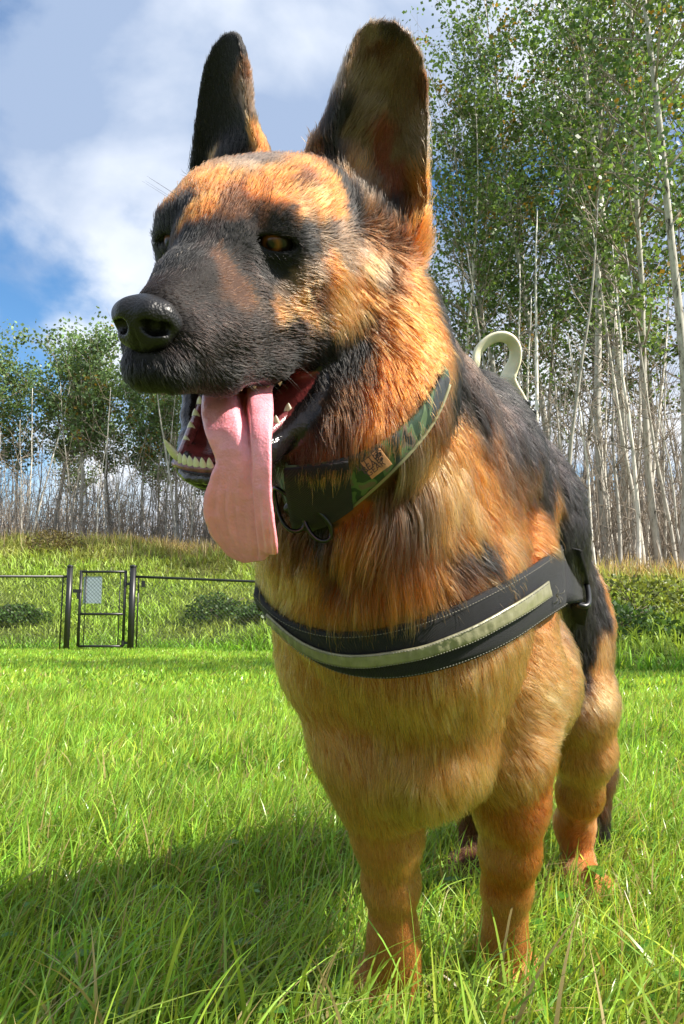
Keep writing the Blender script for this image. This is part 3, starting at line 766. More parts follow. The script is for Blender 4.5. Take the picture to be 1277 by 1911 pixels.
# ================================================================ eyes
def uv_sphere(nu=32, nv=20, ax=2):
    v = [(0, 0, 1)]; 
    for i in range(1, nv):
        for j in range(nu):
            a = math.pi * i / nv; b = 2 * math.pi * j / nu; v.append((math.sin(a) * math.cos(b), math.sin(a) * math.sin(b), math.cos(a)))
    v.append((0, 0, -1)); q = []; t = []
    for i in range(nv - 2):
        for j in range(nu):
            a = 1 + i * nu; q.append((a + j, a + nu + j, a + nu + (j + 1) % nu, a + (j + 1) % nu))
    for j in range(nu):
        t.append((0, 1 + j, 1 + (j + 1) % nu)); a = 1 + (nv - 2) * nu; t.append((a + j, len(v) - 1, a + (j + 1) % nu))
    return np.array(v), np.array(q), np.array(t)
SV, SQ, ST = uv_sphere(40, 36)
def eye_mat():
    m = bpy.data.materials.new('eyeball'); m.use_nodes = True; t = m.node_tree; b = t.nodes['Principled BSDF']
    tc = t.nodes.new('ShaderNodeTexCoord'); sx = t.nodes.new('ShaderNodeSeparateXYZ'); t.links.new(tc.outputs['Object'], sx.inputs[0])
    le = t.nodes.new('ShaderNodeVectorMath'); le.operation = 'LENGTH'
    cx = t.nodes.new('ShaderNodeCombineXYZ'); t.links.new(sx.outputs[0], cx.inputs[0]); t.links.new(sx.outputs[2], cx.inputs[1]); t.links.new(cx.outputs[0], le.inputs[0])
    no = t.nodes.new('ShaderNodeTexNoise'); no.inputs['Scale'].default_value = 900; t.links.new(tc.outputs['Object'], no.inputs['Vector'])
    ma = t.nodes.new('ShaderNodeMath'); ma.operation = 'MULTIPLY_ADD'; ma.inputs[1].default_value = .0012; t.links.new(no.outputs['Fac'], ma.inputs[0]); t.links.new(le.outputs['Value'], ma.inputs[2])
    r = t.nodes.new('ShaderNodeValToRGB'); mr = t.nodes.new('ShaderNodeMapRange'); mr.inputs['From Max'].default_value = .0115
    t.links.new(ma.outputs[0], mr.inputs['Value']); t.links.new(mr.outputs[0], r.inputs[0])
    e = r.color_ramp.elements; e[0].position = 0; e[0].color = (.003, .002, .002, 1); e[1].position = 1; e[1].color = (.014, .008, .006, 1)
    for p, c in ((.24, (.003, .002, .002, 1)), (.30, (.05, .017, .003, 1)), (.46, (.17, .055, .007, 1)), (.60, (.06, .02, .004, 1)), (.68, (.006, .004, .003, 1)), (.78, (.015, .009, .007, 1))):
        q = e.new(p); q.color = c
    t.links.new(r.outputs[0], b.inputs['Base Color']); b.inputs['Roughness'].default_value = .35
    b.inputs['Coat Weight'].default_value = .45; b.inputs['Coat Roughness'].default_value = .03; b.inputs['Specular IOR Level'].default_value = .2
    return m
EM = eye_mat()
for s in (1, -1):
    e = bpy.data.objects.new('eye', quads('eye', np.zeros((4, 3)), [[0, 1, 2, 3]]))
    v = SV.copy() * (EYE_R * .01)
    # the cornea bulges along +y
    w = np.clip((v[:, 1] / (EYE_R * .01) - .80) / .2, 0, 1); v[:, 1] += w ** 1.2 * .0011
    mb = MB().add(v, SQ, ST); me = mb.mesh('eye'); me.materials.append(EM)
    e.data = me; COL.objects.link(e)
    gaze = np.array([s * .25 - .10, 1, -.16]); gaze /= np.linalg.norm(gaze)
    gw = HB @ gaze; upw = HB @ np.array([0, 0, 1.]); xw = np.cross(gw, upw); xw /= np.linalg.norm(xw); zw = np.cross(xw, gw)
    M = Matrix(np.stack([xw, gw, zw], 1).tolist()).to_4x4(); M.translation = Vector(H(s * EYE[0], EYE[1], EYE[2]))
    e.parent = dog; e.matrix_parent_inverse = par_inv(dog); e.matrix_basis = M

# ================================================================ nose
nc = H(.15, 9.6, -3.7)
g2 = Grid(np.arange(nc[0] - .036, nc[0] + .036, .0008), np.arange(nc[1] - .032, nc[1] + .032, .0008), np.arange(nc[2] - .030, nc[2] + .030, .0008))
_G, G = G, g2
_H0 = H
def H(x, y, z): return _H0(x - .22, y, z)
_he, _hc = he, hc
def he(x, y, z, *r, **k): _he(x * .95, 9 + (y - 9) * .96, -3.45 + (z + 3.4) * .93, *[q * .94 for q in r[:3]], *r[3:], **k)
def hc(L, *a, **k): _hc([(x * .95, 9 + (y - 9) * .96, -3.45 + (z + 3.4) * .93, q * .94) for x, y, z, q in L], *a, **k)
he(0, 8.8, -3.5, 1.65, 1.2, 1.25, .8)
he(0, 9.5, -3.7, 1.2, 1.0, 1.35, .6)
hc([(.7, 9.75, -3.15, .70), (1.2, 9.25, -3.4, .68), (1.4, 8.7, -3.8, .58)], .5)
hc([(1.5, 8.9, -4.0, .5), (1.1, 9.35, -4.6, .42), (.5, 9.6, -4.9, .42)], .5)
he(0, 9.1, -4.9, .6, .7, .9, .5)
hc([(.68, 10.7, -3.85, .36), (1.0, 9.7, -3.95, .46), (1.45, 9.7, -4.0, .34), (2.1, 9.6, -4.3, .18)], .2, sub=True)
hc([(0, 10.6, -3.9, .10), (0, 10.2, -4.8, .11), (0, 9.8, -5.6, .12)], .12, sub=True, both=False)
NV, NQ = G.surface()
G = _G; he, hc = _he, _hc; H = _H0
nose_mat = material('nose_leather', (.004, .0035, .004), .46, .35, bump=(900, .55, .0006), noise=(300, .3, 3), coat=.12)
_b = nose_mat.node_tree.nodes['Principled BSDF']; _b.inputs['Coat Roughness'].default_value = .25
_v = nose_mat.node_tree.nodes.new('ShaderNodeTexVoronoi'); _v.inputs['Scale'].default_value = 700
_tcn = nose_mat.node_tree.nodes.new('ShaderNodeTexCoord'); nose_mat.node_tree.links.new(_tcn.outputs['Object'], _v.inputs['Vector'])
for nd in nose_mat.node_tree.nodes:
    if nd.type == 'BUMP': nose_mat.node_tree.links.new(_v.outputs['Distance'], nd.inputs['Height'])
wlink('nose', quads('nose', NV, NQ), dog, nose_mat)

# ================================================================ tongue
TK = [(470, 700, -5.5, .8, 2.2), (452, 712, -2.0, 1.0, 2.35), (443, 738, 1.2, .95, 2.3), (445, 775, 3.6, .85, 2.25), (452, 820, 5.1, .8, 2.05), (457, 865, 5.7, .75, 1.98), (455, 905, 5.9, .75, 2.25),
      (455, 945, 5.9, .8, 2.62), (459, 982, 5.75, .8, 2.66), (464, 1010, 5.6, .7, 2.45), (470, 1032, 5.45, .5, 1.9), (476, 1046, 5.4, .3, .9)]
kp = []; kw = []; kt = []
for px, py, yy, th, wd in TK:
    kp.append(H(*HP(px, py, 1, yy))); kw.append(wd * .01); kt.append(th * .01)
kp = np.array(kp); s_ = np.r_[0, np.cumsum(np.linalg.norm(np.diff(kp, axis=0), axis=1))]
def smooth_interp(s, x, Y):
    Y = np.asarray(Y, float); one = Y.ndim == 1; Y2 = Y[:, None] if one else Y
    m = np.gradient(Y2, x, axis=0); i = np.clip(np.searchsorted(x, s) - 1, 0, len(x) - 2); h = x[i + 1] - x[i]; u = ((s - x[i]) / h)[:, None]; h = h[:, None]
    r = (2 * u ** 3 - 3 * u ** 2 + 1) * Y2[i] + (u ** 3 - 2 * u ** 2 + u) * h * m[i] + (-2 * u ** 3 + 3 * u ** 2) * Y2[i + 1] + (u ** 3 - u ** 2) * h * m[i + 1]
    return r[:, 0] if one else r
ns = 110; ss = np.linspace(0, s_[-1], ns)
cp = smooth_interp(ss, s_, kp); cw = np.maximum(smooth_interp(ss, s_, kw), .002); ct = np.maximum(smooth_interp(ss, s_, kt), .0015)
Tn = np.gradient(cp, axis=0); Tn /= np.linalg.norm(Tn, axis=1)[:, None]
right = HB @ np.array([1.0, .15, 0]); right = right[None] - (Tn @ right)[:, None] * Tn; right /= np.linalg.norm(right, axis=1)[:, None]
nor = np.cross(right, Tn)                       # towards the camera side
sgn = np.sign((nor[60] * (np.array([0, 0, CAMH]) - cp[60])).sum()); nor *= sgn
na = 64; V_ = []
for i in range(ns):
    f = ss[i] / s_[-1]
    for k in range(na):
        a = 2 * math.pi * k / na; x = math.cos(a); z = math.sin(a)
        zz = np.sign(z) * abs(z) ** .75
        gx = .10 + .18 * f
        gro = math.exp(-((x - gx) / .10) ** 2) * max(0, z) * (1.45 * math.exp(-((f - .38) / .28) ** 2) + .25)
        lobe = .30 * math.exp(-((x - gx - .42) / .25) ** 2) * max(0, z) * math.exp(-((f - .45) / .3) ** 2) + .34 * math.exp(-((x - gx + .5) / .3) ** 2) * max(0, z) * math.exp(-((f - .4) / .3) ** 2)
        cup = (1.5 * math.exp(-((f - .84) / .15) ** 2)) * (x * x - .25) * .7
        rip = .16 * math.sin(24 * x + 4 * f) * math.exp(-((f - .85) / .12) ** 2) * max(0, z)
        p = cp[i] + right[i] * (x * cw[i]) + nor[i] * (zz * ct[i] * .55 + (lobe - gro) * ct[i] * .85 + cup * ct[i] + rip * ct[i] + .35 * ct[i] * math.sin(f * 9) * x * .3)
        V_.append(p)
V_ = np.array(V_)
V_ += (fnoise(V_, 160, 3, 5) - .5)[:, None] * nor.repeat(na, 0) * .0016
i = np.arange(ns - 1)[:, None] * na; j = np.arange(na)[None]; jn = (j + 1) % na
TQ = np.stack([i + j, i + jn, i + na + jn, i + na + j], -1).reshape(-1, 4)
tm = MB().add(V_, TQ[:, ::-1] if sgn < 0 else TQ)
e0 = np.concatenate([V_[-na:], [cp[-1] + Tn[-1] * .001]]); k_ = np.arange(na)
tm.add(e0, np.stack([k_, (k_ + 1) % na, np.full(na, na)], -1))
tong_me = tm.mesh('tongue')
f_ = np.r_[np.repeat(ss / s_[-1], na), np.ones(na + 1)]
pn = np.concatenate([V_, e0]); nn = fnoise(pn, 110, 3, 8)
fine = fnoise(pn, 420, 2, 18); colr = np.array([.80, .285, .34])[None] * (0.80 + .25 * nn[:, None] + .2 * fine[:, None]); colr = colr * (1 - .22 * np.exp(-((f_ - 1) / .05) ** 2))[:, None]
vcol(tong_me, 'col', colr)
tmat = material('tongue_wet', (.6, .2, .2), .42, .5, attr='col', bump=(650, .5, .0011), sss=.3, coat=.6)
tmat.node_tree.nodes['Principled BSDF'].inputs['Coat Roughness'].default_value = .15
wlink('tongue', tong_me, dog, tmat)

# ================================================================ teeth and gums
tooth_mat = material('tooth_enamel', (.70, .66, .50), .3, .5, noise=(250, .15, 2), coat=.4)
def tooth(base, tip, r, flat=.7, side=None):
    base = np.asarray(base); tip = np.asarray(tip); L_ = 8; n = 10
    ax = tip - base; l = np.linalg.norm(ax); ax /= l
    u = HB @ np.array([1., 0, 0]) if side is None else side; u = u - (u @ ax) * ax; u /= np.linalg.norm(u); w = np.cross(ax, u)
    v = []
    for i in range(L_ + 1):
        f = i / L_; rr = r * (1 - f ** 1.8) ** .8 if i < L_ else 0.0; rr *= (.85 + .3 * math.sin(min(1, f * 2) * 1.57))
        for k in range(n):
            a = 2 * math.pi * k / n; v.append(base + ax * l * f + u * math.cos(a) * rr + w * math.sin(a) * rr * flat + (HB @ np.array([0, -1, 0])) * .10 * l * f * f)
    i = np.arange(L_)[:, None] * n; j = np.arange(n)[None]; jn = (j + 1) % n
    q = np.stack([i + j, i + jn, i + n + jn, i + n + j], -1).reshape(-1, 4)
    return np.array(v), q
def add_tooth(b, t, r, flat=.7):
    v, q = tooth(H(*b), H(*t), r * .01, flat)
    wlink('tooth', quads('tooth', v, q), dog, tooth_mat)
for k, x in enumerate((-1.55, -1.12, -.68, -.24, .22, .68)):      # lower incisors
    yy = 4.75 - .16 * x * x; add_tooth((x, yy - .1, -13.35), (x * 1.03, yy + .22, -12.45 + .04 * abs(x)), .27, .6)
for s in (-1, 1):
    add_tooth((s * 2.0, 4.0, -13.0), (s * 2.5, 4.95, -11.5), .29, .85)      # lower canines
    for q_ in range(4): add_tooth((s * (2.3 + .35 * q_), 2.3 - 1.3 * q_, -12.7 + .55 * q_), (s * (2.35 + .35 * q_), 2.5 - 1.3 * q_, -11.8 + .6 * q_), .36, .5)
    add_tooth((s * 1.75, 6.9, -6.3), (s * 1.9, 6.5, -7.6), .4, .85)        # upper canines
    for q_ in range(5): add_tooth((s * (2.1 + .25 * q_), 4.9 - 1.35 * q_, -7.2), (s * (2.15 + .25 * q_), 4.8 - 1.35 * q_, -8.3 - .12 * q_), .42, .5)
for x in (-.95, -.55, -.18, .18, .55, .95): add_tooth((x, 8.2, -6.9), (x, 8.35, -7.7), .2, .6)
gum_mat = material('gum', (.17, .045, .05), .2, .5, noise=(220, .5, 3), bump=(500, .5, .001), coat=.6)
gm = MB().tube([H(x, 4.55 - .16 * x * x, -13.35) for x in np.linspace(-2.3, 2.3, 14)], .0040, 10)
for s in (-1, 1): gm.tube([H(s * (1.9 + .33 * q_), 3.9 - 1.25 * q_, -13.1 + .5 * q_) for q_ in np.linspace(0, 5, 12)], .0042, 10)
for s in (-1, 1): gm.tube([H(s * (1.5 + .25 * q_), 6.8 - 1.3 * q_, -6.9) for q_ in np.linspace(0, 6.5, 14)], .0046, 10)
gm.build('gum', gum_mat, None); gum = bpy.data.objects['gum']; gum.parent = dog; gum.matrix_parent_inverse = par_inv(dog)
# wet folds of the lower lip and inner cheek
lip_mat = material('lip_skin', (.013, .010, .011), .22, .5, bump=(380, .8, .002), coat=.7)
lip_mat.node_tree.nodes['Principled BSDF'].inputs['Coat Roughness'].default_value = .18
lm = MB()
def fold(pts, r):
    P_ = np.array([H(*p) for p in pts]); s = np.r_[0, np.cumsum(np.linalg.norm(np.diff(P_, axis=0), axis=1))]; q = np.linspace(0, s[-1], 40); Pq = smooth_interp(q, s, P_)
    rr = r * (.6 + .8 * fnoise(Pq, 170, 2, 3)) * np.sin(np.linspace(.25, 2.9, 40)) ** .4
    v, f1, f2 = tube(Pq, rr, 12); v = v + (fnoise(v, 350, 2, 9) - .5)[:, None] * .0014; lm.add(v, f1, f2)
for s in (1, -1):
    k = 1 if s == 1 else .86
    fold([(s * 5.75 * k, -5.6, -7.3), (s * 5.75 * k, -4.7, -8.8), (s * 5.3 * k, -3.2, -10.2), (s * 4.5 * k, -1.7, -11.5), (s * 3.6 * k, -.1, -12.5), (s * 2.6 * k, 2.2, -13.3)], .0036)
    fold([(s * 5.55 * k, -4.9, -7.9), (s * 5.35 * k, -3.9, -9.2), (s * 4.7 * k, -2.3, -10.5), (s * 3.9 * k, -.8, -11.6), (s * 2.95 * k, 1.0, -12.6), (s * 1.95 * k, 3.4, -13.35)], .0042)
    fold([(s * 4.7 * k, -4.6, -8.0), (s * 4.6 * k, -3.4, -9.4), (s * 4.0 * k, -1.9, -10.7), (s * 3.2 * k, -.4, -11.7)], .0030)
fold([(-1.9, 3.9, -13.6), (-1.2, 4.8, -13.75), (0, 5.1, -13.85), (1.2, 4.8, -13.75), (1.9, 3.9, -13.6)], .0030)
lm.build('lip', lip_mat, None); lp = bpy.data.objects['lip']; lp.parent = dog; lp.matrix_parent_inverse = par_inv(dog)
# whiskers
wk = MB(); rw = np.random.default_rng(5)
for k in range(34):
    s = 1 if k % 3 else -1
    b = H(s * rw.uniform(1.8, 3.4), rw.uniform(1, 7.5), rw.uniform(-7, -4.6)); 
    hitp = bvh.find_nearest(Vector(b)); b = np.array(hitp[0]); n = np.array(hitp[1])
    d = n * .8 + HB @ np.array([s * .3, -.9, -.5]); d /= np.linalg.norm(d); L_ = rw.uniform(.014, .04); pts = [b + d * L_ * t + np.array([0, 0, -1]) * L_ * .3 * t * t for t in np.linspace(0, 1, 6)]
    wk.tube(pts, np.linspace(.00016, .00004, 6), 4)
for k in range(10):
    s = 1 if k % 2 else -1; b = H(s * rw.uniform(2.2, 3.6), .2, rw.uniform(1.7, 2.6)); hitp = bvh.find_nearest(Vector(b)); b = np.array(hitp[0]); d = HB @ np.array([s * .5, .8, .5]); L_ = rw.uniform(.015, .035)
    wk.tube([b + d * L_ * t for t in np.linspace(0, 1, 5)], np.linspace(.00013, .00004, 5), 4)
wh = wk.build('whiskers', material('whisker', (.03, .025, .02), .4), None); wh.parent = dog; wh.matrix_parent_inverse = par_inv(dog); wh['kind'] = 'stuff'
# claws
claw = material('claw', (.03, .025, .02), .35, .5)
# ================================================================ collar and harness
def band_mesh(mb, A, B, N, th, nc=7, wave=0, closed=False):
    """thick band between edge lines A and B"""
    n = len(A); f = np.linspace(0, 1, nc)
    mid = A[:, None] * (1 - f)[None, :, None] + B[:, None] * f[None, :, None]
    bul = (1 - (2 * f - 1) ** 4)[None, :, None] * th * .5
    top = mid + N[:, None] * (th * .5 + bul)
    if wave:
        w = np.sin(np.arange(n) * 1.9)[:, None] * .5 + (fnoise(mid.reshape(-1, 3), 130, 2, 4).reshape(n, nc) - .5) * 2
        top = top + N[:, None] * (w * wave)[..., None] * (np.sin(f * math.pi) ** .6)[None, :, None]
    bot = mid - N[:, None] * th * .5
    V = np.concatenate([top.reshape(-1, 3), bot.reshape(-1, 3)]); o = n * nc
    Q = []; m = n if closed else n - 1
    for i in range(m):
        i2 = (i + 1) % n
        for j in range(nc - 1):
            a, b, c, d = i * nc + j, i * nc + j + 1, i2 * nc + j + 1, i2 * nc + j
            Q.append((a, b, c, d)); Q.append((o + d, o + c, o + b, o + a))
        Q.append((i * nc, i2 * nc, o + i2 * nc, o + i * nc)); Q.append((i2 * nc + nc - 1, i * nc + nc - 1, o + i * nc + nc - 1, o + i2 * nc + nc - 1))
    if not closed:
        for i in (0, n - 1):
            for j in range(nc - 1):
                a, b = i * nc + j, i * nc + j + 1
                Q.append((a, o + a, o + b, b) if i == 0 else (b, o + b, o + a, a))
    return mb.add(V, Q)
def ring_cast(c, ax, e1, radii_max, n, off, a0=0, a1=2 * math.pi):
    """points round the body in a plane, from the inside out"""
    e2 = np.cross(ax, e1); pts = []; nr = []
    for a in np.linspace(a0, a1, n, endpoint=(abs(a1 - a0) < 6.2)):
        d = e1 * math.cos(a) + e2 * math.sin(a); o = c + d * radii_max
        h = bvh.ray_cast(Vector(c), Vector(d))
        p = np.array(h[0]) if h[0] is not None else c + d * .08
        if np.linalg.norm(p - c) > radii_max: p = o
        pts.append(p + d * off); nr.append(d)
    return np.array(pts), np.array(nr)
def webbing(name, col, sc=1400):
    m = material(name, col, .75, .35, noise=(180, .35, 3))
    t = m.node_tree; b = t.nodes['Principled BSDF']; tc = t.nodes.new('ShaderNodeTexCoord')
    bp = t.nodes.new('ShaderNodeBump'); bp.inputs['Distance'].default_value = .0008; bp.inputs['Strength'].default_value = .7; prev = None
    for d in ('X', 'DIAGONAL'):
        w = t.nodes.new('ShaderNodeTexWave'); w.inputs['Scale'].default_value = sc / 3; w.bands_direction = d; w.inputs['Distortion'].default_value = 1.5; t.links.new(tc.outputs['Object'], w.inputs['Vector'])
        if prev is None: prev = w.outputs['Fac']
        else:
            mm = t.nodes.new('ShaderNodeMath'); mm.operation = 'MULTIPLY'; t.links.new(prev, mm.inputs[0]); t.links.new(w.outputs['Fac'], mm.inputs[1]); prev = mm.outputs[0]
    t.links.new(prev, bp.inputs['Height']); t.links.new(bp.outputs[0], b.inputs['Normal'])
    b.inputs['Sheen Weight'].default_value = .05
    return m
black_web = webbing('black_webbing', (.0065, .0065, .009))
steel = material('dull_metal', (.045, .045, .05), .28, .5, metal=1, bump=(300, .2, .0005))
plastic = material('black_plastic', (.012, .012, .013), .3, .5)

# ---- collar: traced part plus the hidden rest of the loop
coll = empty('dog_collar', tuple(PX(690, 800, .62)))
tag(coll, 'green camouflage fabric collar round the neck of the shepherd dog', 'collar')
camo = bpy.data.materials.new('camo_fabric'); camo.use_nodes = True
_t = camo.node_tree; _b = _t.nodes['Principled BSDF']; _tc = _t.nodes.new('ShaderNodeTexCoord'); _b.inputs['Roughness'].default_value = .8
_mp = _t.nodes.new('ShaderNodeMapping'); _mp.inputs['Scale'].default_value = (1.0, .45, .45); _t.links.new(_tc.outputs['Object'], _mp.inputs[0])
_n = _t.nodes.new('ShaderNodeTexNoise'); _n.inputs['Scale'].default_value = 70; _n.inputs['Detail'].default_value = 1.5; _n.inputs['Distortion'].default_value = .8; _t.links.new(_mp.outputs[0], _n.inputs['Vector'])
_r = _t.nodes.new('ShaderNodeValToRGB'); _r.color_ramp.interpolation = 'CONSTANT'; _t.links.new(_n.outputs['Fac'], _r.inputs[0])
_e = _r.color_ramp.elements; _e[0].position = 0; _e[0].color = (.022, .028, .035, 1); _e[1].position = .57; _e[1].color = (.12, .095, .08, 1)
for p_, c_ in ((.43, (.018, .045, .025, 1)), (.50, (.085, .135, .065, 1)), (.63, (.012, .014, .018, 1))): q_ = _e.new(p_); q_.color = c_
_t.links.new(_r.outputs[0], _b.inputs['Base Color'])
_w = _t.nodes.new('ShaderNodeTexNoise'); _w.inputs['Scale'].default_value = 1500; _t.links.new(_tc.outputs['Object'], _w.inputs['Vector'])
_bp = _t.nodes.new('ShaderNodeBump'); _bp.inputs['Distance'].default_value = .0006; _bp.inputs['Strength'].default_value = .5; _t.links.new(_w.outputs['Fac'], _bp.inputs['Height']); _t.links.new(_bp.outputs[0], _b.inputs['Normal'])
cmid = (cl_u + cl_l) / 2
cc = PX(668, 770, .665)
nrm_ = np.linalg.svd(cmid - cmid.mean(0))[2][2]; 
if nrm_[2] < 0: nrm_ = -nrm_
e1 = cmid[0] - cc; e1 = e1 - (e1 @ nrm_) * nrm_; e1 /= np.linalg.norm(e1)
ang0 = 0; v1 = cmid[-1] - cc; v1 = v1 - (v1 @ nrm_) * nrm_
ang1 = math.atan2(v1 @ np.cross(nrm_, e1), v1 @ e1)
cpl = cc - nrm_ * ((cc - cmid.mean(0)) @ nrm_)
if ang1 > 0: hp_, hn_ = ring_cast(cpl, nrm_, e1, .095, 44, -.016, ang1, 2 * math.pi)
else: hp_, hn_ = ring_cast(cpl, nrm_, e1, .095, 44, -.016, ang1, -2 * math.pi)
half = np.linalg.norm(cl_u - cl_l, axis=1).mean() / 2
wax = (cl_u - cl_l); wax = wax / np.linalg.norm(wax, axis=1)[:, None]
hw0, hw1 = np.linalg.norm(cl_u[-1] - cl_l[-1]) / 2, np.linalg.norm(cl_u[0] - cl_l[0]) / 2
tt = np.linspace(0, 1, len(hp_))[:, None]
hpc = hp_ + (1 - tt) ** 12 * (cmid[-1] - hp_[0]) + tt ** 16 * (cmid[0] - hp_[-1])
hax = (1 - tt) * wax[-1] + tt * wax[0]; hax /= np.linalg.norm(hax, axis=1)[:, None]; hw = (1 - tt) * hw0 + tt * hw1
A_ = np.concatenate([cl_u, (hpc + hax * hw)[1:-1]]); B_ = np.concatenate([cl_l, (hpc - hax * hw)[1:-1]]); N_ = np.concatenate([cl_n, hn_[1:-1]])
wlink('webbing', band_mesh(MB(), A_, B_, N_, .0030, 9, .0006, True).mesh('webbing'), coll, camo)
wlink('edging', band_mesh(MB(), B_ + (A_ - B_) * .04, B_ - (A_ - B_) * .03 , N_, .0040, 3, 0, True).mesh('edging'), coll, material('olive_edging', (.22, .21, .11), .7))
# leather tag
def at_surface(px, py, lift): 
    p, n = hit(px, py); return p + n * lift, n
t_c = [(673, 863), (709, 836), (731, 866), (693, 894)]
pm, nm = at_surface(700, 866, .027)
dm = (pm - np.array([0, 0, CAMH])) @ np.array([0, CP, SP])
tq = np.array([PX(x, y, dm + k * .004) for (x, y), k in zip(t_c, (.6, -.2, -.8, .2))])
tx = tq[1] - tq[0]; ty = tq[3] - tq[0]; tnrm = np.cross(tx, ty); tnrm /= np.linalg.norm(tnrm)
if tnrm @ (np.array([0, 0, CAMH]) - tq[0]) < 0: tnrm = -tnrm
g_ = MB(); nx_, ny_ = 12, 10; fr = [tq[0] + tx * (i / nx_) + (tq[3] - tq[0]) * (j / ny_) + (tq[2] - tq[1] - (tq[3] - tq[0])) * (i / nx_) * (j / ny_) + tnrm * .0012 * math.sin(i / nx_ * math.pi) - tnrm * .0018 * (j / ny_) ** 2 for j in range(ny_ + 1) for i in range(nx_ + 1)]
fr = np.array(fr); back = fr - tnrm * .0012; o_ = len(fr); q_ = []
for j in range(ny_):
    for i in range(nx_):
        a = j * (nx_ + 1) + i; q_.append((a, a + 1, a + nx_ + 2, a + nx_ + 1)); q_.append((o_ + a + nx_ + 1, o_ + a + nx_ + 2, o_ + a + 1, o_ + a))
edge = [i for i in range(nx_ + 1)] + [j * (nx_ + 1) + nx_ for j in range(1, ny_ + 1)] + [ny_ * (nx_ + 1) + i for i in range(nx_ - 1, -1, -1)] + [j * (nx_ + 1) for j in range(ny_ - 1, 0, -1)]
for a, b in zip(edge, edge[1:] + edge[:1]): q_.append((b, a, o_ + a, o_ + b))
g_.add(np.concatenate([fr, back]), q_)
ltag = wlink('leather_tag', g_.mesh('leather_tag', False), coll, material('tan_leather', (.42, .20, .075), .6, noise=(200, .2, 3), bump=(400, .3, .0006)))
ltag['label'] = 'small tan leather tag with stamped lettering'
ink = material('stamped_ink', (.03, .016, .01), .7)
bx_ = tx / np.linalg.norm(tx); by_ = np.cross(tnrm, bx_)
for tx_, u_, v_, sz in (('LITTLE', .36, .36, .0066), ('BEAR', .36, .62, .0066), ('GEAR', .42, .86, .0058)):
    fc = bpy.data.curves.new('lettering', 'FONT'); fc.body = tx_; fc.size = sz; fc.align_x = 'CENTER'; fc.extrude = .0001; fc.materials.append(ink)
    fo = bpy.data.objects.new('lettering', fc); COL.objects.link(fo); bpy.context.view_layer.update(); fm_ = bpy.data.meshes.new_from_object(fo.evaluated_get(bpy.context.evaluated_depsgraph_get())); bpy.data.objects.remove(fo); fo = bpy.data.objects.new('lettering', fm_); COL.objects.link(fo); fo.parent = ltag; fo.matrix_parent_inverse = par_inv(ltag)
    ctr = tq[0] + tx * u_ + ty * v_ + tnrm * .0018
    M = Matrix(np.stack([bx_, by_, tnrm], 1).tolist()).to_4x4(); M.translation = Vector(ctr); fo.matrix_basis = M
pwm = MB()
for u_, v_ in ((.74, .20), (.90, .22), (.84, .48)):
    ctr = tq[0] + tx * u_ + ty * v_ + tnrm * .0019
    for dx, dy, r_ in ((0, -.0004, .0011), (-.0013, .0008, .0005), (-.0005, .0014, .0005), (.0005, .0014, .0005), (.0013, .0008, .0005)):
        k_ = np.arange(10) * 2 * math.pi / 10; c0 = ctr + bx_ * dx * 1.1 + by_ * dy * 1.1
        pwm.add(np.concatenate([[c0], c0 + np.cos(k_)[:, None] * bx_ * r_ + np.sin(k_)[:, None] * by_ * r_]), [[0, 1 + i, 1 + (i + 1) % 10] for i in range(10)])
wlink('paw_print', pwm.mesh('paw_print', False), ltag, ink)
# black sleeve, buckle and rings under the throat
bk = MB()
p1, n1 = at_surface(600, 925, .012)
def obox(mb, c, x, y, z, d):
    x = x / np.linalg.norm(x); z = z - (z @ x) * x; z /= np.linalg.norm(z); y2 = np.cross(z, x); return mb.box(c, d, np.stack([x, y2, z], 1))
dirx = cl_l[32] - cl_l[44] if len(cl_l) > 44 else cl_l[-8] - cl_l[-1]
obox(bk, p1, dirx, None, n1, (.040, .030, .009))
bko = wlink('buckle', bk.mesh('buckle', False), coll, plastic); bv_ = bko.modifiers.new('bevel', 'BEVEL'); bv_.width = .003; bv_.segments = 3
for (x_, y_, r_, s_q) in ((566, 935, .013, .0016), (606, 955, .012, .0016)):
    p1, n1 = at_surface(x_, y_, .021); a1_ = dirx / np.linalg.norm(dirx); a2_ = np.cross(n1, a1_)
    k_ = np.linspace(0, 2 * math.pi, 28); ringp = [p1 + a1_ * math.cos(a) * r_ * .7 + a2_ * math.sin(a) * r_ * 1.4 + n1 * .003 * math.sin(a * 2) for a in k_]
    wlink('ring', MB().tube(ringp, s_q, 8, False).mesh('ring'), coll, steel)
slv = MB(); band_mesh(slv, cl_u[34:] + cl_n[34:] * .0035, cl_l[34:] + cl_n[34:] * .0035, cl_n[34:], .003, 7)
wlink('sleeve', slv.mesh('sleeve'), coll, black_web)

# ---- harness
harn = empty('dog_harness', tuple(PX(800, 1100, .8)))
tag(harn, 'black webbing dog harness with silver reflective chest strip and cream loop handle', 'harness')
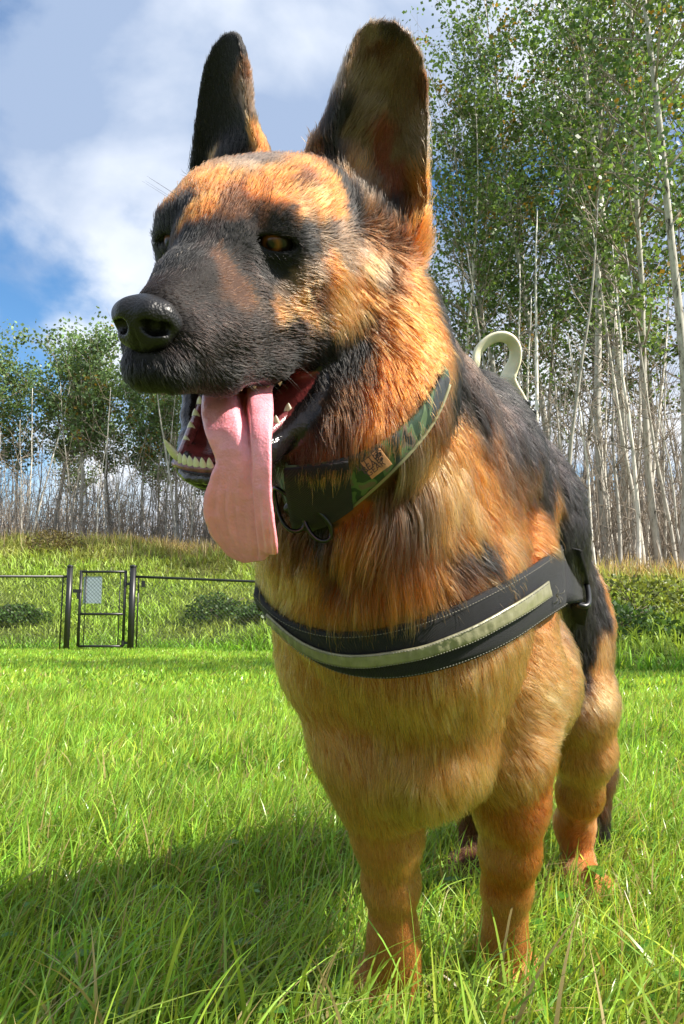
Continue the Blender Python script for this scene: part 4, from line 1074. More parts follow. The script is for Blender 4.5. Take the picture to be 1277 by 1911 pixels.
# chest strap: traced part, then on round the far side
cen = PX(800, 1040, .84); ez = np.array([0, 0, 1.])
def far_side(side, n, z0, z1, y1):
    P_ = []; N2 = []
    for k in range(n):
        f = (k + 1) / n; c_ = np.array([cen[0] + .06 * f, cen[1] + f * y1, z0 + (z1 - z0) * f])
        d_ = np.array([side * (1.0), -.75 + 1.5 * f, 0]); d_ /= np.linalg.norm(d_)
        h_ = bvh.ray_cast(Vector(c_), Vector(d_)); P_.append(np.array(h_[0]) + d_ * .010); N2.append(d_)
    return np.array(P_), np.array(N2)
Lp, Ln = far_side(-1, 14, (hs_u[0] + hs_l[0])[2] / 2, .55, .16)
hwl = np.linalg.norm(hs_u[0] - hs_l[0]) / 2
La = Lp + ez * max(hwl, .02); Lb = Lp - ez * max(hwl, .02)
HA = np.concatenate([La[::-1], hs_u]); HBn = np.concatenate([Lb[::-1], hs_l]); HN = np.concatenate([Ln[::-1], hs_n])
wlink('chest_strap', band_mesh(MB(), HA, HBn, HN, .0036, 9, .0004).mesh('chest_strap'), harn, black_web)
RS_U = [(524, 1132), (535, 1142), (568, 1172), (605, 1192), (645, 1203), (692, 1204), (784, 1192), (866, 1160), (952, 1113), (1000, 1083)]
RS_L = [(528, 1150), (545, 1165), (572, 1194), (605, 1213), (645, 1225), (692, 1229), (784, 1216), (866, 1190), (952, 1144), (1006, 1112)]
ru, rl, rn = strap_curve(RS_U, RS_L, .0137, 110)
refl = material('reflective_strip', (.23, .22, .135), .4, .6, metal=.2, noise=(90, .14, 2), bump=(160, .35, .002))
wlink('reflective_strip', band_mesh(MB(), ru, rl, rn, .0012, 7, .0013).mesh('reflective_strip'), harn, refl)
st = MB()
for E0, E1 in ((ru, rl), (rl, ru)):
    L_ = E0 * .93 + E1 * .07 + rn * .0016
    for i in range(0, len(L_) - 1, 1):
        a = L_[i]; b = L_[i] * .4 + L_[i + 1] * .6; st.tube([a, b], .00033, 5)
for i in range(0, len(hs_u) - 1):
    for E0, E1 in ((hs_u, hs_l), (hs_l, hs_u)):
        L_ = E0 * .95 + E1 * .05 + hs_n * .0042
        for f0, f1 in ((0, .28), (.5, .78)): st.tube([L_[i] * (1 - f0) + L_[i + 1] * f0, L_[i] * (1 - f1) + L_[i + 1] * f1], .0003, 4)
so_ = wlink('stitching', st.mesh('stitching'), harn, material('thread', (.17, .16, .13), .8)); so_['kind'] = 'stuff'
# frayed thread end
fr_ = MB(); p1, n1 = at_surface(1006, 1108, .018)
for k in range(7):
    d = np.array([random.uniform(-.3, 1), random.uniform(-.3, .2), random.uniform(-1, .3)]); d /= np.linalg.norm(d)
    fr_.tube([p1 + d * t * .009 + n1 * .003 * math.sin(t * 3) for t in np.linspace(0, 1, 5)], .0003, 4)
wlink('frayed_thread', fr_.mesh('frayed_thread'), harn, bpy.data.materials['thread'])
# turned end, buckle slot and ring at the shoulder
def surf_band(pxs, w, off, name, mat, th=.0036, n=30):
    P_ = []; N2 = []
    for x, y in pxs:
        p, n_1 = hit(x, y)
        if p is not None: P_.append(p); N2.append(n_1)
    P_ = np.array(P_); N2 = np.array(N2); s = np.r_[0, np.cumsum(np.linalg.norm(np.diff(P_, axis=0), axis=1))]; q = np.linspace(0, s[-1], n)
    P2 = smooth_interp(q, s, P_); N3 = smooth_interp(q, s, N2); N3 /= np.linalg.norm(N3, axis=1)[:, None]; T_ = np.gradient(P2, axis=0); T_ /= np.linalg.norm(T_, axis=1)[:, None]
    S_ = np.cross(T_, N3); S_ /= np.linalg.norm(S_, axis=1)[:, None]
    return wlink(name, band_mesh(MB(), P2 + N3 * off + S_ * w, P2 + N3 * off - S_ * w, N3, th, 6).mesh(name), harn, mat)
eu, el = hs_u[-1], hs_l[-1]; en = hs_n[-1]; ax_ = hs_u[-1] - hs_u[-6]; ax_ /= np.linalg.norm(ax_)
turn = [0, .2, .45, .7, 1.0]
ta_ = np.array([eu + ax_ * .014 * math.sin(f * 2.6) - en * .012 * (1 - math.cos(f * 2.2)) for f in turn]); tb_ = np.array([el + ax_ * .014 * math.sin(f * 2.6) - en * .012 * (1 - math.cos(f * 2.2)) for f in turn])
tn_ = np.array([en * math.cos(f * 1.8) + ax_ * math.sin(f * 1.8) for f in turn])
wlink('strap_end', band_mesh(MB(), ta_, tb_, tn_, .004, 6).mesh('strap_end'), harn, black_web)
_h1, _n1 = hit(1066, 1096)
rc_ = _h1 + _n1 * .012; rv = (eu - el) / np.linalg.norm(eu - el)
k_ = np.linspace(0, 2 * math.pi, 30)
ax2_ = np.array([1.0, .25, 0]); ax2_ -= (ax2_ @ rv) * rv; ax2_ /= np.linalg.norm(ax2_)
ringp = [rc_ + rv * (.027 * np.sign(math.sin(a)) * abs(math.sin(a)) ** .7) + ax2_ * (.011 * np.sign(math.cos(a)) * abs(math.cos(a)) ** .7) for a in k_]
wlink('slide_ring', MB().tube(ringp, .0034, 10, False).mesh('slide_ring'), harn, plastic)
_p2, _n2 = hit(1060, 1020); _p3, _n3 = hit(1072, 1160)
for nm_, q0, q1, w_ in (('ring_strap', rc_ + rv * .020, _p2 + _n2 * .004, .012), ('ring_strap', rc_ - rv * .020, _p3 + _n3 * .004, .010)):
    wlink(nm_, band_mesh(MB(), np.array([q0 + ax2_ * w_, (q0 + q1) / 2 + ax2_ * w_, q1 + ax2_ * w_]), np.array([q0 - ax2_ * w_, (q0 + q1) / 2 - ax2_ * w_, q1 - ax2_ * w_]), np.array([_n1, _n1, _n1]), .004, 5).mesh(nm_), harn, black_web)
wlink('ring_strap', band_mesh(MB(), np.array([eu - en * .004, rc_ + rv * .018]), np.array([el - en * .004, rc_ - rv * .018]), np.array([en, _n1]), .004, 5).mesh('ring_strap'), harn, black_web)
# back strap hidden in the coat from the ring up to the handle, and the girth
p_r = rc_ + ax_ * .012
hb_pts = []
c0 = PX(880, 900, .92)
for k, a in enumerate(np.linspace(-.15, math.pi + .15, 26)):
    d_ = np.array([math.cos(a), .25, math.sin(a)]); d_ /= np.linalg.norm(d_); h_ = bvh.ray_cast(Vector(c0), Vector(d_)); hb_pts.append((np.array(h_[0]) + d_ * .007, d_))
P_ = np.array([q[0] for q in hb_pts]); N2 = np.array([q[1] for q in hb_pts]); yv = np.array([.35, .93, 0])
wlink('back_strap', band_mesh(MB(), P_ + yv * .02, P_ - yv * .02, N2, .004, 6).mesh('back_strap'), harn, black_web)
# cream handle loop
HKP = [(892, 742, .935), (887, 706, .915), (888, 676, .90), (893, 655, .90), (905, 641, .90), (921, 631, .90), (938, 628, .90), (953, 635, .905), (962, 651, .91), (961, 672, .915), (953, 692, .92), (948, 706, .92), (955, 722, .92), (968, 738, .925), (980, 754, .93), (990, 768, .935)]
P_ = np.array([PX(*q) for q in HKP]); s = np.r_[0, np.cumsum(np.linalg.norm(np.diff(P_, axis=0), axis=1))]; q = np.linspace(0, s[-1], 60); P2 = smooth_interp(q, s, P_)
T_ = np.gradient(P2, axis=0); T_ /= np.linalg.norm(T_, axis=1)[:, None]
sd_ = np.array([.30, .95, 0.1]); S_ = sd_ - (T_ @ sd_)[:, None] * T_; S_ /= np.linalg.norm(S_, axis=1)[:, None]; N3 = np.cross(S_, T_)
wv = np.interp(np.linspace(0, 1, 60), [0, .45, .62, .75, 1], [.0042, .0062, .0078, .0105, .0025])[:, None]
rot_ = np.interp(np.linspace(0, 1, 60), [0, .4, .6, 1], [0.55, .8, 1.1, 1.15])[:, None]; S2 = S_ * np.cos(rot_) + N3 * np.sin(rot_); N4 = np.cross(S2, T_)
wlink('handle', band_mesh(MB(), P2 + S2 * wv, P2 - S2 * wv, N4, .0026, 9).mesh('handle'), harn, material('cream_rubber', (.74, .70, .50), .45, .5, noise=(120, .08, 3), sss=.1))
hbm = MB()
for (x_, y_, d_) in ((985, 765, .935), (974, 748, .93)): hbm.tube([PX(x_ - 6, y_ + 14, d_), PX(x_ + 2, y_ - 2, d_ - .004), PX(x_ + 12, y_ + 3, d_ - .004), PX(x_ + 10, y_ + 18, d_)], .0035, 8)
wlink('handle_clip', hbm.mesh('handle_clip'), harn, plastic)
# ================================================================ the land
FENCE_Y = 11.3
def toe(x):
    return np.interp(x, [-60, -3.2, -1.1, 2.4, 6, 60], [11.75, 11.75, 10.6, 6.7, 6.0, 6.0])
def ground_z(x, y):
    x = np.asarray(x, float); y = np.asarray(y, float)
    s = y - toe(x)
    Hh = np.interp(x, [-60, -6, -1, 3, 60], [2.3, 2.15, 1.7, 1.05, 1.0]); Ln = np.interp(x, [-60, -4, 3, 60], [6.5, 6.0, 6.5, 6.5])
    u = np.clip(s / Ln, 0, 1); r = Hh * (u * u * (3 - 2 * u) * .45 + u * .55)
    p = np.stack([x, y, x * 0], -1)
    r = r + np.clip(s, 0, 2) * .11 * (fnoise(p, .9, 3, 21) - .5) + np.clip(s - 6, 0, 40) * .012
    r = r + .05 * np.clip(y - 2, 0, 2) * 0 + .030 * (fnoise(p, .7, 2, 31) - .5) * np.clip(y - 1.6, 0, 1.5)
    return r
gx = np.concatenate([np.arange(-400, -30, 20), np.arange(-30, 30, .35), np.arange(30, 401, 20)])
gy = np.concatenate([np.arange(-200, -4, 20), np.arange(-4, 0, .5), np.arange(0, 26, .22), np.arange(26, 60, 2), np.arange(60, 901, 40)])
X_, Y_ = np.meshgrid(gx, gy, indexing='ij'); Z_ = ground_z(X_, Y_)
Vg = np.stack([X_, Y_, Z_], -1).reshape(-1, 3); m_ = len(gy)
i = np.arange(len(gx) - 1)[:, None] * m_; j = np.arange(m_ - 1)[None]
Qg = np.stack([i + j, i + m_ + j, i + m_ + j + 1, i + j + 1], -1).reshape(-1, 4)
gm_ = quads('ground', Vg, Qg)
s_g = Vg[:, 1] - toe(Vg[:, 0])
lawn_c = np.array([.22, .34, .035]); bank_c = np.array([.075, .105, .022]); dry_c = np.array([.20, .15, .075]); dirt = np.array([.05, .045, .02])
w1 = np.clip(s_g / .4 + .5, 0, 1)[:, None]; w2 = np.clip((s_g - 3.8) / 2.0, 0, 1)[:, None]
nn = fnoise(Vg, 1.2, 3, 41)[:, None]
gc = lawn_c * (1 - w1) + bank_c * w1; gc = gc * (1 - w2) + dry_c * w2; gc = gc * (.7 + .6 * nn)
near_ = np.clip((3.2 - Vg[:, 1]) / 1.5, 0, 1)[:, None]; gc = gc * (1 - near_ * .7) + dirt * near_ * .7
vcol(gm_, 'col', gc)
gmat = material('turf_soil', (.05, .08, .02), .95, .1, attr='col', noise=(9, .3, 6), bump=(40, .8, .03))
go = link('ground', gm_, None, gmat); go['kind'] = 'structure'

# ---- blades of grass
def blade_mat(name, tr=.45, gl=.45):
    m = bpy.data.materials.new(name); m.use_nodes = True; t = m.node_tree; t.nodes.clear()
    o = t.nodes.new('ShaderNodeOutputMaterial'); a = t.nodes.new('ShaderNodeAttribute'); a.attribute_name = 'col'
    p = t.nodes.new('ShaderNodeBsdfPrincipled'); p.inputs['Roughness'].default_value = gl; p.inputs['Specular IOR Level'].default_value = .35
    tr_ = t.nodes.new('ShaderNodeBsdfTranslucent'); mx = t.nodes.new('ShaderNodeMixShader'); mx.inputs[0].default_value = tr
    sc = t.nodes.new('ShaderNodeVectorMath'); sc.operation = 'MULTIPLY'; sc.inputs[1].default_value = (1.5, 1.35, .7)
    t.links.new(a.outputs['Color'], p.inputs['Base Color']); t.links.new(a.outputs['Color'], sc.inputs[0]); t.links.new(sc.outputs[0], tr_.inputs['Color'])
    t.links.new(p.outputs[0], mx.inputs[1]); t.links.new(tr_.outputs[0], mx.inputs[2]); t.links.new(mx.outputs[0], o.inputs['Surface'])
    return m
def blades(name, xy, z0, hgt, wid, lean, seg, cols, rg, mat, droop=.6, leandir=None):
    n = len(xy); a = rg.uniform(0, 2 * math.pi, n); face = rg.uniform(0, 2 * math.pi, n)
    if leandir is not None: a = np.where(rg.random(n) < .55, leandir + rg.normal(0, .7, n), a)
    t = np.linspace(0, 1, seg + 1)
    lx = np.cos(a) * lean; ly = np.sin(a) * lean
    off = (t[None] ** 1.2 * .6 + t[None] ** 2.6 * .7 * droop)
    px = xy[:, :1] + lx[:, None] * hgt[:, None] * off; py = xy[:, 1:] + ly[:, None] * hgt[:, None] * off
    zz = z0[:, None] + hgt[:, None] * (t[None] - (lean[:, None] ** 2) * .35 * t[None] ** 2.4 * (1 + droop))
    w = wid[:, None] * np.clip(1.08 - t[None] ** 2.2, .0, 1) * .5 * np.interp(t, [0, .15, 1], [.7, 1, 1])[None]
    tw = face[:, None] + t[None] * rg.normal(0, .8, n)[:, None]
    sx = np.cos(tw) * w; sy = np.sin(tw) * w
    # left and right edges, one tip vertex
    L = np.stack([px - sx, py - sy, zz], -1)[:, :-1]; R = np.stack([px + sx, py + sy, zz], -1)[:, :-1]; tip = np.stack([px, py, zz], -1)[:, -1:]
    V = np.concatenate([np.stack([L, R], 2).reshape(n, seg * 2, 3), tip], 1); k = seg * 2 + 1
    base = (np.arange(n) * k)[:, None]
    q = np.array([[2 * s, 2 * s + 1, 2 * s + 3, 2 * s + 2] for s in range(seg - 1)]).reshape(-1, 4)
    Q = (base[:, None] + q[None]).reshape(-1, 4); T3 = base + np.array([2 * seg - 2, 2 * seg - 1, 2 * seg])
    ff = np.concatenate([Q.ravel(), T3.ravel()]); sz = np.concatenate([np.full(len(Q), 4), np.full(n, 3)])
    me = np_mesh(name, V.reshape(-1, 3), ff, sz, True)
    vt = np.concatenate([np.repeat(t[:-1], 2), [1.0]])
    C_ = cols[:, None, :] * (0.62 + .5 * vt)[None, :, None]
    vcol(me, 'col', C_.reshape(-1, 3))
    me.materials.append(mat)
    return me
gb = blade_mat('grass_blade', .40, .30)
rg = np.random.default_rng(3)
def field(y0, y1, dens, mar, wfun=None):
    area_w = lambda y: .46 * y + mar
    ys = rg.uniform(y0, y1, int(dens * (y1 - y0) * 2 * area_w(y1))); xs = rg.uniform(-1, 1, len(ys)) * area_w(y1)
    k = np.abs(xs) < area_w(ys); return np.stack([xs[k], ys[k]], -1)
def grass_cols(xy, n, dryp=.05):
    p3 = np.stack([xy[:, 0], xy[:, 1], xy[:, 0] * 0], -1)
    pn = fnoise(p3, 1.6, 3, 5)[:, None]; pm = fnoise(p3, 7, 2, 6)[:, None]
    c = np.array([.17, .32, .030]) * (1 - pn) + np.array([.35, .50, .080]) * pn
    c = c * (.62 + .76 * pm) * np.exp(rg.normal(0, .30, (len(xy), 1))); c[:, 0] *= np.exp(rg.normal(0, .16, len(xy)))
    dry = rg.random(len(xy)) < dryp; c[dry] = np.array([.42, .34, .15]) * rg.uniform(.6, 1.15, (dry.sum(), 1))
    return c
grass_root = []
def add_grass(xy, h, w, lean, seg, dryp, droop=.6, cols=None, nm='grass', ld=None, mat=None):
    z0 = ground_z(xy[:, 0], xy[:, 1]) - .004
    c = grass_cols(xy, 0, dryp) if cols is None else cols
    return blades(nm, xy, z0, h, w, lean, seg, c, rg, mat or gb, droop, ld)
def lawn_h(xy, lo, hi):
    p3 = np.stack([xy[:, 0], xy[:, 1], xy[:, 0] * 0 + 3], -1); return (lo + (hi - lo) * fnoise(p3, 2.2, 3, 8)) * rg.uniform(.45, 1.25, len(xy))
parts_ = []
xy = field(.30, 1.9, 15000, .55); h = lawn_h(xy, .045, .125); parts_.append(add_grass(xy, h, rg.uniform(.0016, .0042, len(xy)), rg.uniform(.05, .95, len(xy)), 5, .10, 1.0, ld=.25))
xy = field(1.9, 4.5, 5200, .6); h = lawn_h(xy, .05, .115); parts_.append(add_grass(xy, h, rg.uniform(.003, .0062, len(xy)), rg.uniform(.05, .9, len(xy)), 3, .08, .8, ld=.25))
xy = field(4.5, 12.2, 1500, 1.0); xy = xy[xy[:, 1] < toe(xy[:, 0]) + .3]; h = lawn_h(xy, .04, .075); parts_.append(add_grass(xy, h, rg.uniform(.009, .018, len(xy)), rg.uniform(.1, .9, len(xy)), 2, .03, .6, ld=.25))
# flattened straw near the paws
n_s = 2600; cxy = np.stack([rg.normal(-.02, .24, n_s), rg.normal(1.28, .24, n_s)], -1)
parts_.append(add_grass(cxy, rg.uniform(.03, .07, n_s), rg.uniform(.0015, .0035, n_s), rg.uniform(1.1, 1.9, n_s), 4, .85, 1.2))
n_s = 1500; cxy = np.stack([rg.normal(.42, .20, n_s), rg.normal(1.35, .3, n_s)], -1)
parts_.append(add_grass(cxy, rg.uniform(.03, .06, n_s), rg.uniform(.0015, .0035, n_s), rg.uniform(1.0, 1.8, n_s), 4, .6, 1.2))
# tall foreground blades
n_s = 420; cxy = np.stack([rg.uniform(-.42, .45, n_s), rg.uniform(.50, .85, n_s)], -1)
parts_.append(add_grass(cxy, rg.uniform(.10, .19, n_s), rg.uniform(.003, .0052, n_s), rg.uniform(.15, .9, n_s), 7, .12, 1.3, ld=.3))
for k_, (me_) in enumerate(parts_):
    o = link('lawn_grass', me_); o['kind'] = 'stuff'
# broad leaves (dandelion and clover) low in the sward
lf = MB(); lcol = []
for k in range(150):
    x_, y_ = rg.uniform(-.5, .65), rg.uniform(.55, 1.7); a = rg.uniform(0, 6.28); L_ = rg.uniform(.02, .045); w_ = L_ * .3; tl = rg.uniform(.2, .9); z_ = rg.uniform(.01, .045)
    d = np.array([math.cos(a), math.sin(a), 0]); sd_ = np.array([-d[1], d[0], 0]); b_ = np.array([x_, y_, z_]); pts = []
    for t_, ww in ((0, .12), (.3, .75), (.6, 1), (.85, .6), (1, .02)): c_ = b_ + d * L_ * t_ + np.array([0, 0, L_ * tl * (t_ - .8 * t_ * t_)]); pts += [c_ - sd_ * w_ * ww, c_ + np.array([0, 0, -.15 * w_ * ww]), c_ + sd_ * w_ * ww]
    q = []
    for s in range(4):
        for e_ in (0, 1): q.append((3 * s + e_, 3 * s + e_ + 1, 3 * s + e_ + 4, 3 * s + e_ + 3))
    lf.add(np.array(pts), q); lcol += [np.array([.07, .19, .02]) * rg.uniform(.7, 1.4)] * 15
lm_ = lf.mesh('lawn_weeds'); vcol(lm_, 'col', np.array(lcol)); lo_ = link('lawn_weeds', lm_, None, gb); lo_['kind'] = 'stuff'

# ---- rough growth on the bank
bb = blade_mat('bank_blade', .35, .5)
def bank_field(n, smin, smax, xr=(-14, 13)):
    xs = rg.uniform(*xr, n); s = rg.uniform(smin, smax, n); ys = toe(xs) + s; k = np.abs(xs) < .50 * ys + 2; return np.stack([xs[k], ys[k]], -1), s[k]
xy, s = bank_field(75000, -.15, 7.5)
p3 = np.stack([xy[:, 0], xy[:, 1], xy[:, 0] * 0], -1)
f = fnoise(p3, .8, 3, 61); f2 = fnoise(p3, 2.6, 2, 62)
drymix = np.clip((s - 4.4) / 2.4 + (f - .5) * 1.4, 0, 1)[:, None]; tuft = np.clip((f2 - .45) * 6, 0, 1)
c = (np.array([.19, .33, .035]) * f[:, None] * 1.6 + np.array([.26, .28, .075]) * (1 - f[:, None]) * 1.2); c = c * (1 - drymix) + np.array([.42, .31, .16]) * drymix * rg.uniform(.6, 1.2, (len(xy), 1))
dk = np.clip((.40 - f) * 9, 0, 1)[:, None]; c = c * (1 - .35 * dk)
toe_g = np.clip(1 - np.abs(s) / .9, 0, 1)[:, None]; c = c * (1 - toe_g) + np.array([.15, .34, .025]) * toe_g * rg.uniform(.7, 1.3, (len(xy), 1))
h = (.09 + .26 * f2 * f + .20 * np.clip((s - 4) / 2, 0, 1)) * rg.uniform(.6, 1.4, len(xy)) * np.where(s < .8, .9, 1)
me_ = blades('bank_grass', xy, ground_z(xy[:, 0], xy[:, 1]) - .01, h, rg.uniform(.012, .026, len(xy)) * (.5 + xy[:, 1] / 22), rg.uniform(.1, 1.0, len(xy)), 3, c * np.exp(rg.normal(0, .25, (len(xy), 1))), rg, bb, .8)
o = link('bank_grass', me_); o['kind'] = 'stuff'
xy, s = bank_field(6000, 4.8, 12.0)
h = rg.uniform(.2, .62, len(xy)); c = np.array([.50, .38, .22]) * rg.uniform(.5, 1.3, (len(xy), 1))
me_ = blades('dry_weeds', xy, ground_z(xy[:, 0], xy[:, 1]) - .01, h, rg.uniform(.010, .022, len(xy)), rg.uniform(.02, .35, len(xy)), 3, c, rg, bb, .5)
o = link('dry_weeds', me_); o['kind'] = 'stuff'

# ---- bushes on the bank: leafy clumps, each its own thing
def leaf_cloud(P, size, rg_, flat=.0):
    n = len(P); a = rg_.normal(0, 1, (n, 3)); a /= np.linalg.norm(a, axis=1)[:, None]; b = np.cross(a, rg_.normal(0, 1, (n, 3))); b /= np.linalg.norm(b, axis=1)[:, None]
    s = (size * rg_.uniform(.6, 1.3, n))[:, None]; w = s * .42
    v = np.stack([P - a * s * .5, P + b * w, P + a * s * .5, P - b * w], 1).reshape(-1, 3); q = np.arange(n * 4).reshape(n, 4)
    return v, q
leafm = blade_mat('leaf', .35, .45)
def colored(me, cols, mat): vcol(me, 'col', cols); me.materials.clear(); me.materials.append(mat); return me
bush_spots = [(-2.05, 13.0, .42, 1.0, 'dark green bush on the bank, right of the gate'), (-1.15, 12.6, .34, .9, 'low bush on the bank hidden partly by the chest of the dog'), (-5.4, 13.2, .30, .9, 'small bush on the bank behind the left fence'),
              (2.95, 8.6, .40, 1.2, 'dark bush at the right edge of the bank behind the dog'), (3.7, 9.8, .50, 1.3, 'broad yellowish bush higher on the right bank'), (-6.3, 17.0, .5, 1.2, 'brown scrubby bush at the top of the left bank'), (4.1, 8.3, .38, 1.0, 'green bush at the far right foot of the bank')]
for k, (x_, y_, h_, w_, lb) in enumerate(bush_spots):
    r2 = np.random.default_rng(70 + k); z_ = float(ground_z(x_, y_)); root = empty('bush', (x_, y_, z_)); tag(root, lb, 'bush')
    n = 1500; u = r2.normal(0, 1, (n, 3)); u /= np.linalg.norm(u, axis=1)[:, None]; rr = r2.uniform(.35, 1, n) ** .5
    P_ = u * rr[:, None] * np.array([w_ * .6, w_ * .5, h_]); P_[:, 2] = np.abs(P_[:, 2]); P_ *= (0.7 + .6 * fnoise(P_ + k * 5, 3, 2, 7))[:, None]
    v, q = leaf_cloud(P_, .055, r2); c_ = (np.array([.15, .12, .05]) if 'brown' in lb else np.array([.12, .15, .03]) if 'yellow' in lb else np.array([.05, .10, .022])) * np.exp(r2.normal(0, .35, (n, 1)))
    link('foliage', colored(quads('foliage', v, q, False), np.repeat(c_, 4, 0), leafm), root)
    tb = MB()
    for q_ in range(9): a = r2.uniform(0, 6.28); tb.tube([np.array([0, 0, 0]), np.array([math.cos(a) * w_ * .2, math.sin(a) * w_ * .2, h_ * .5]), np.array([math.cos(a) * w_ * .45, math.sin(a) * w_ * .4, h_ * .85])], [.008, .006, .003], 5)
    tb.build('stems', material('stem_bark', (.10, .08, .06), .9) if k == 0 else bpy.data.materials['stem_bark'], root)
# ================================================================ chain-link fence and gate
fblack = material('black_powder_coat', (.012, .012, .013), .4, .5)
wire_m = material('black_wire', (.03, .03, .03), .5, .4)
def fx(px, d=FENCE_Y + .25): return (px - CX) / FPX * d / 1.0
def fz(py, d=FENCE_Y): a = math.atan((CY - py) / FPX) + PITCH; return CAMH + math.tan(a) * d
GZ = lambda x: float(ground_z(x, FENCE_Y))
def post(parent, name, x, r, top, y=FENCE_Y, cap=True):
    mb = MB().tube([(x, y, GZ(x) - .05), (x, y, top)], r, 14)
    if cap: mb.tube([(x, y, top), (x, y, top + .012), (x, y, top + .03)], [r * 1.18, r * 1.18, r * .4], 14)
    return wlink(name, mb.mesh(name), parent, fblack)
def mesh_panel(parent, x0, x1, z0, z1, y=FENCE_Y, pitch=.055, zf=None):
    mb = MB(); h = z1 - z0; n = int((x1 - x0 + h) / pitch)
    for k in range(-int(h / pitch), int((x1 - x0) / pitch) + 1):
        for sgn in (1, -1):
            a = x0 + k * pitch if sgn == 1 else x0 + k * pitch + h; xa, za = (a, z0); xb, zb = (a + sgn * h, z1)
            # clip in x
            P_ = []
            for (x, z, x2, z2) in ((xa, za, xb, zb),):
                t0, t1 = 0.0, 1.0; dx = x2 - x
                for lim, s in ((x0, 1), (x1, -1)):
                    f0 = s * (x - lim); f1 = s * (x2 - lim)
                    if f0 < 0 and f1 < 0: t1 = -1; break
                    if f0 < 0: t0 = max(t0, f0 / (f0 - f1))
                    if f1 < 0: t1 = min(t1, f0 / (f0 - f1))
                if t1 > t0 + .01: mb.tube([(x + dx * t0, y + sgn * .0015, z + (z2 - z) * t0), (x + dx * t1, y + sgn * .0015, z + (z2 - z) * t1)], .0017, 3, False)
    o = wlink('chain_link', mb.mesh('chain_link'), parent, wire_m); o['kind'] = 'stuff'; return o
TOPZ = fz(1076)
# left run
xl1 = fx(141); fence_l = empty('chain_link_fence', (xl1 - 2, FENCE_Y, 0)); tag(fence_l, 'black chain link fence running left from the gate to the photo edge', 'fence', 'runs of black chain link fence')
post(fence_l, 'end_post', xl1 + .01, .042, fz(1058))
for k in range(1, 4): post(fence_l, 'line_post', xl1 - k * 2.9, .026, TOPZ + .01)
wlink('top_rail', MB().tube([(xl1 - 9, FENCE_Y, TOPZ + .03), (xl1, FENCE_Y, TOPZ)], .019, 10).mesh('top_rail'), fence_l, fblack)
wlink('tension_bar', MB().tube([(xl1 - .085, FENCE_Y, GZ(xl1)), (xl1 - .085, FENCE_Y, TOPZ)], .011, 8).mesh('tension_bar'), fence_l, fblack)
mesh_panel(fence_l, xl1 - 9, xl1 - .04, .03, TOPZ)
# right run, falling slightly away behind the dog
xr0 = fx(257.5); fence_r = empty('chain_link_fence', (xr0 + 2, FENCE_Y, 0)); tag(fence_r, 'black chain link fence between the gate and the chest of the dog', 'fence', 'runs of black chain link fence')
post(fence_r, 'end_post', xr0, .046, fz(1058))
post(fence_r, 'line_post', xr0 + 2.9, .026, TOPZ - .13)
wlink('top_rail', MB().tube([(xr0, FENCE_Y, TOPZ), (xr0 + 3.2, FENCE_Y, TOPZ - .13)], .019, 10).mesh('top_rail'), fence_r, fblack)
wlink('tension_bar', MB().tube([(xr0 + .085, FENCE_Y, GZ(xr0)), (xr0 + .085, FENCE_Y, TOPZ)], .011, 8).mesh('tension_bar'), fence_r, fblack)
mesh_panel(fence_r, xr0 + .04, xr0 + 3.2, .03, TOPZ - .07)
lt = MB(); lt.box((xr0 + .16, FENCE_Y - .02, fz(1090)), (.05, .03, .09)); lto = wlink('latch_box', lt.mesh('latch_box', False), fence_r, fblack)
# gate
g0, g1 = fx(163), fx(244); gate = empty('gate', (g0, FENCE_Y, 0)); tag(gate, 'narrow black chain link gate with a pale grey sign plate', 'gate')
gtop = fz(1067); gbot = .07
for x_ in (g0, g1): wlink('frame_upright', MB().tube([(x_, FENCE_Y, gbot), (x_, FENCE_Y, gtop + .02)], .021, 10).mesh('frame_upright'), gate, fblack)
for z_ in (gtop, fz(1146), gbot): wlink('frame_rail', MB().tube([(g0, FENCE_Y, z_), (g1, FENCE_Y, z_)], .018, 10).mesh('frame_rail'), gate, fblack)
for x_, s_x in ((g0 + .075, 1), (g1 - .075, -1)): wlink('tension_bar', MB().tube([(x_, FENCE_Y + .004, gbot), (x_, FENCE_Y + .004, gtop)], .008, 8).mesh('tension_bar'), gate, fblack)
mesh_panel(gate, g0, g1, gbot, gtop)
for z_ in (fz(1090), fz(1200)):
    hg = MB(); hg.box((g1 + .035, FENCE_Y, z_), (.09, .03, .035)); hg.tube([(g1, FENCE_Y, z_ - .035), (g1, FENCE_Y, z_ + .035)], .027, 10); wlink('hinge', hg.mesh('hinge', False), gate, fblack)
lc = MB(); lc.box((g0 - .045, FENCE_Y - .01, fz(1103)), (.12, .03, .05)); lc.box((g0 - .02, FENCE_Y - .03, fz(1110)), (.03, .02, .12)); wlink('latch', lc.mesh('latch', False), gate, fblack)
sg = MB(); sg.box(((fx(168) + fx(201)) / 2, FENCE_Y + .012, (fz(1076) + fz(1126)) / 2), (fx(201) - fx(168), .006, fz(1076) - fz(1126)))
sgo = wlink('sign_plate', sg.mesh('sign_plate', False), gate, material('sign_paint', (.36, .42, .50), .45, .5, noise=(14, .06, 2)))
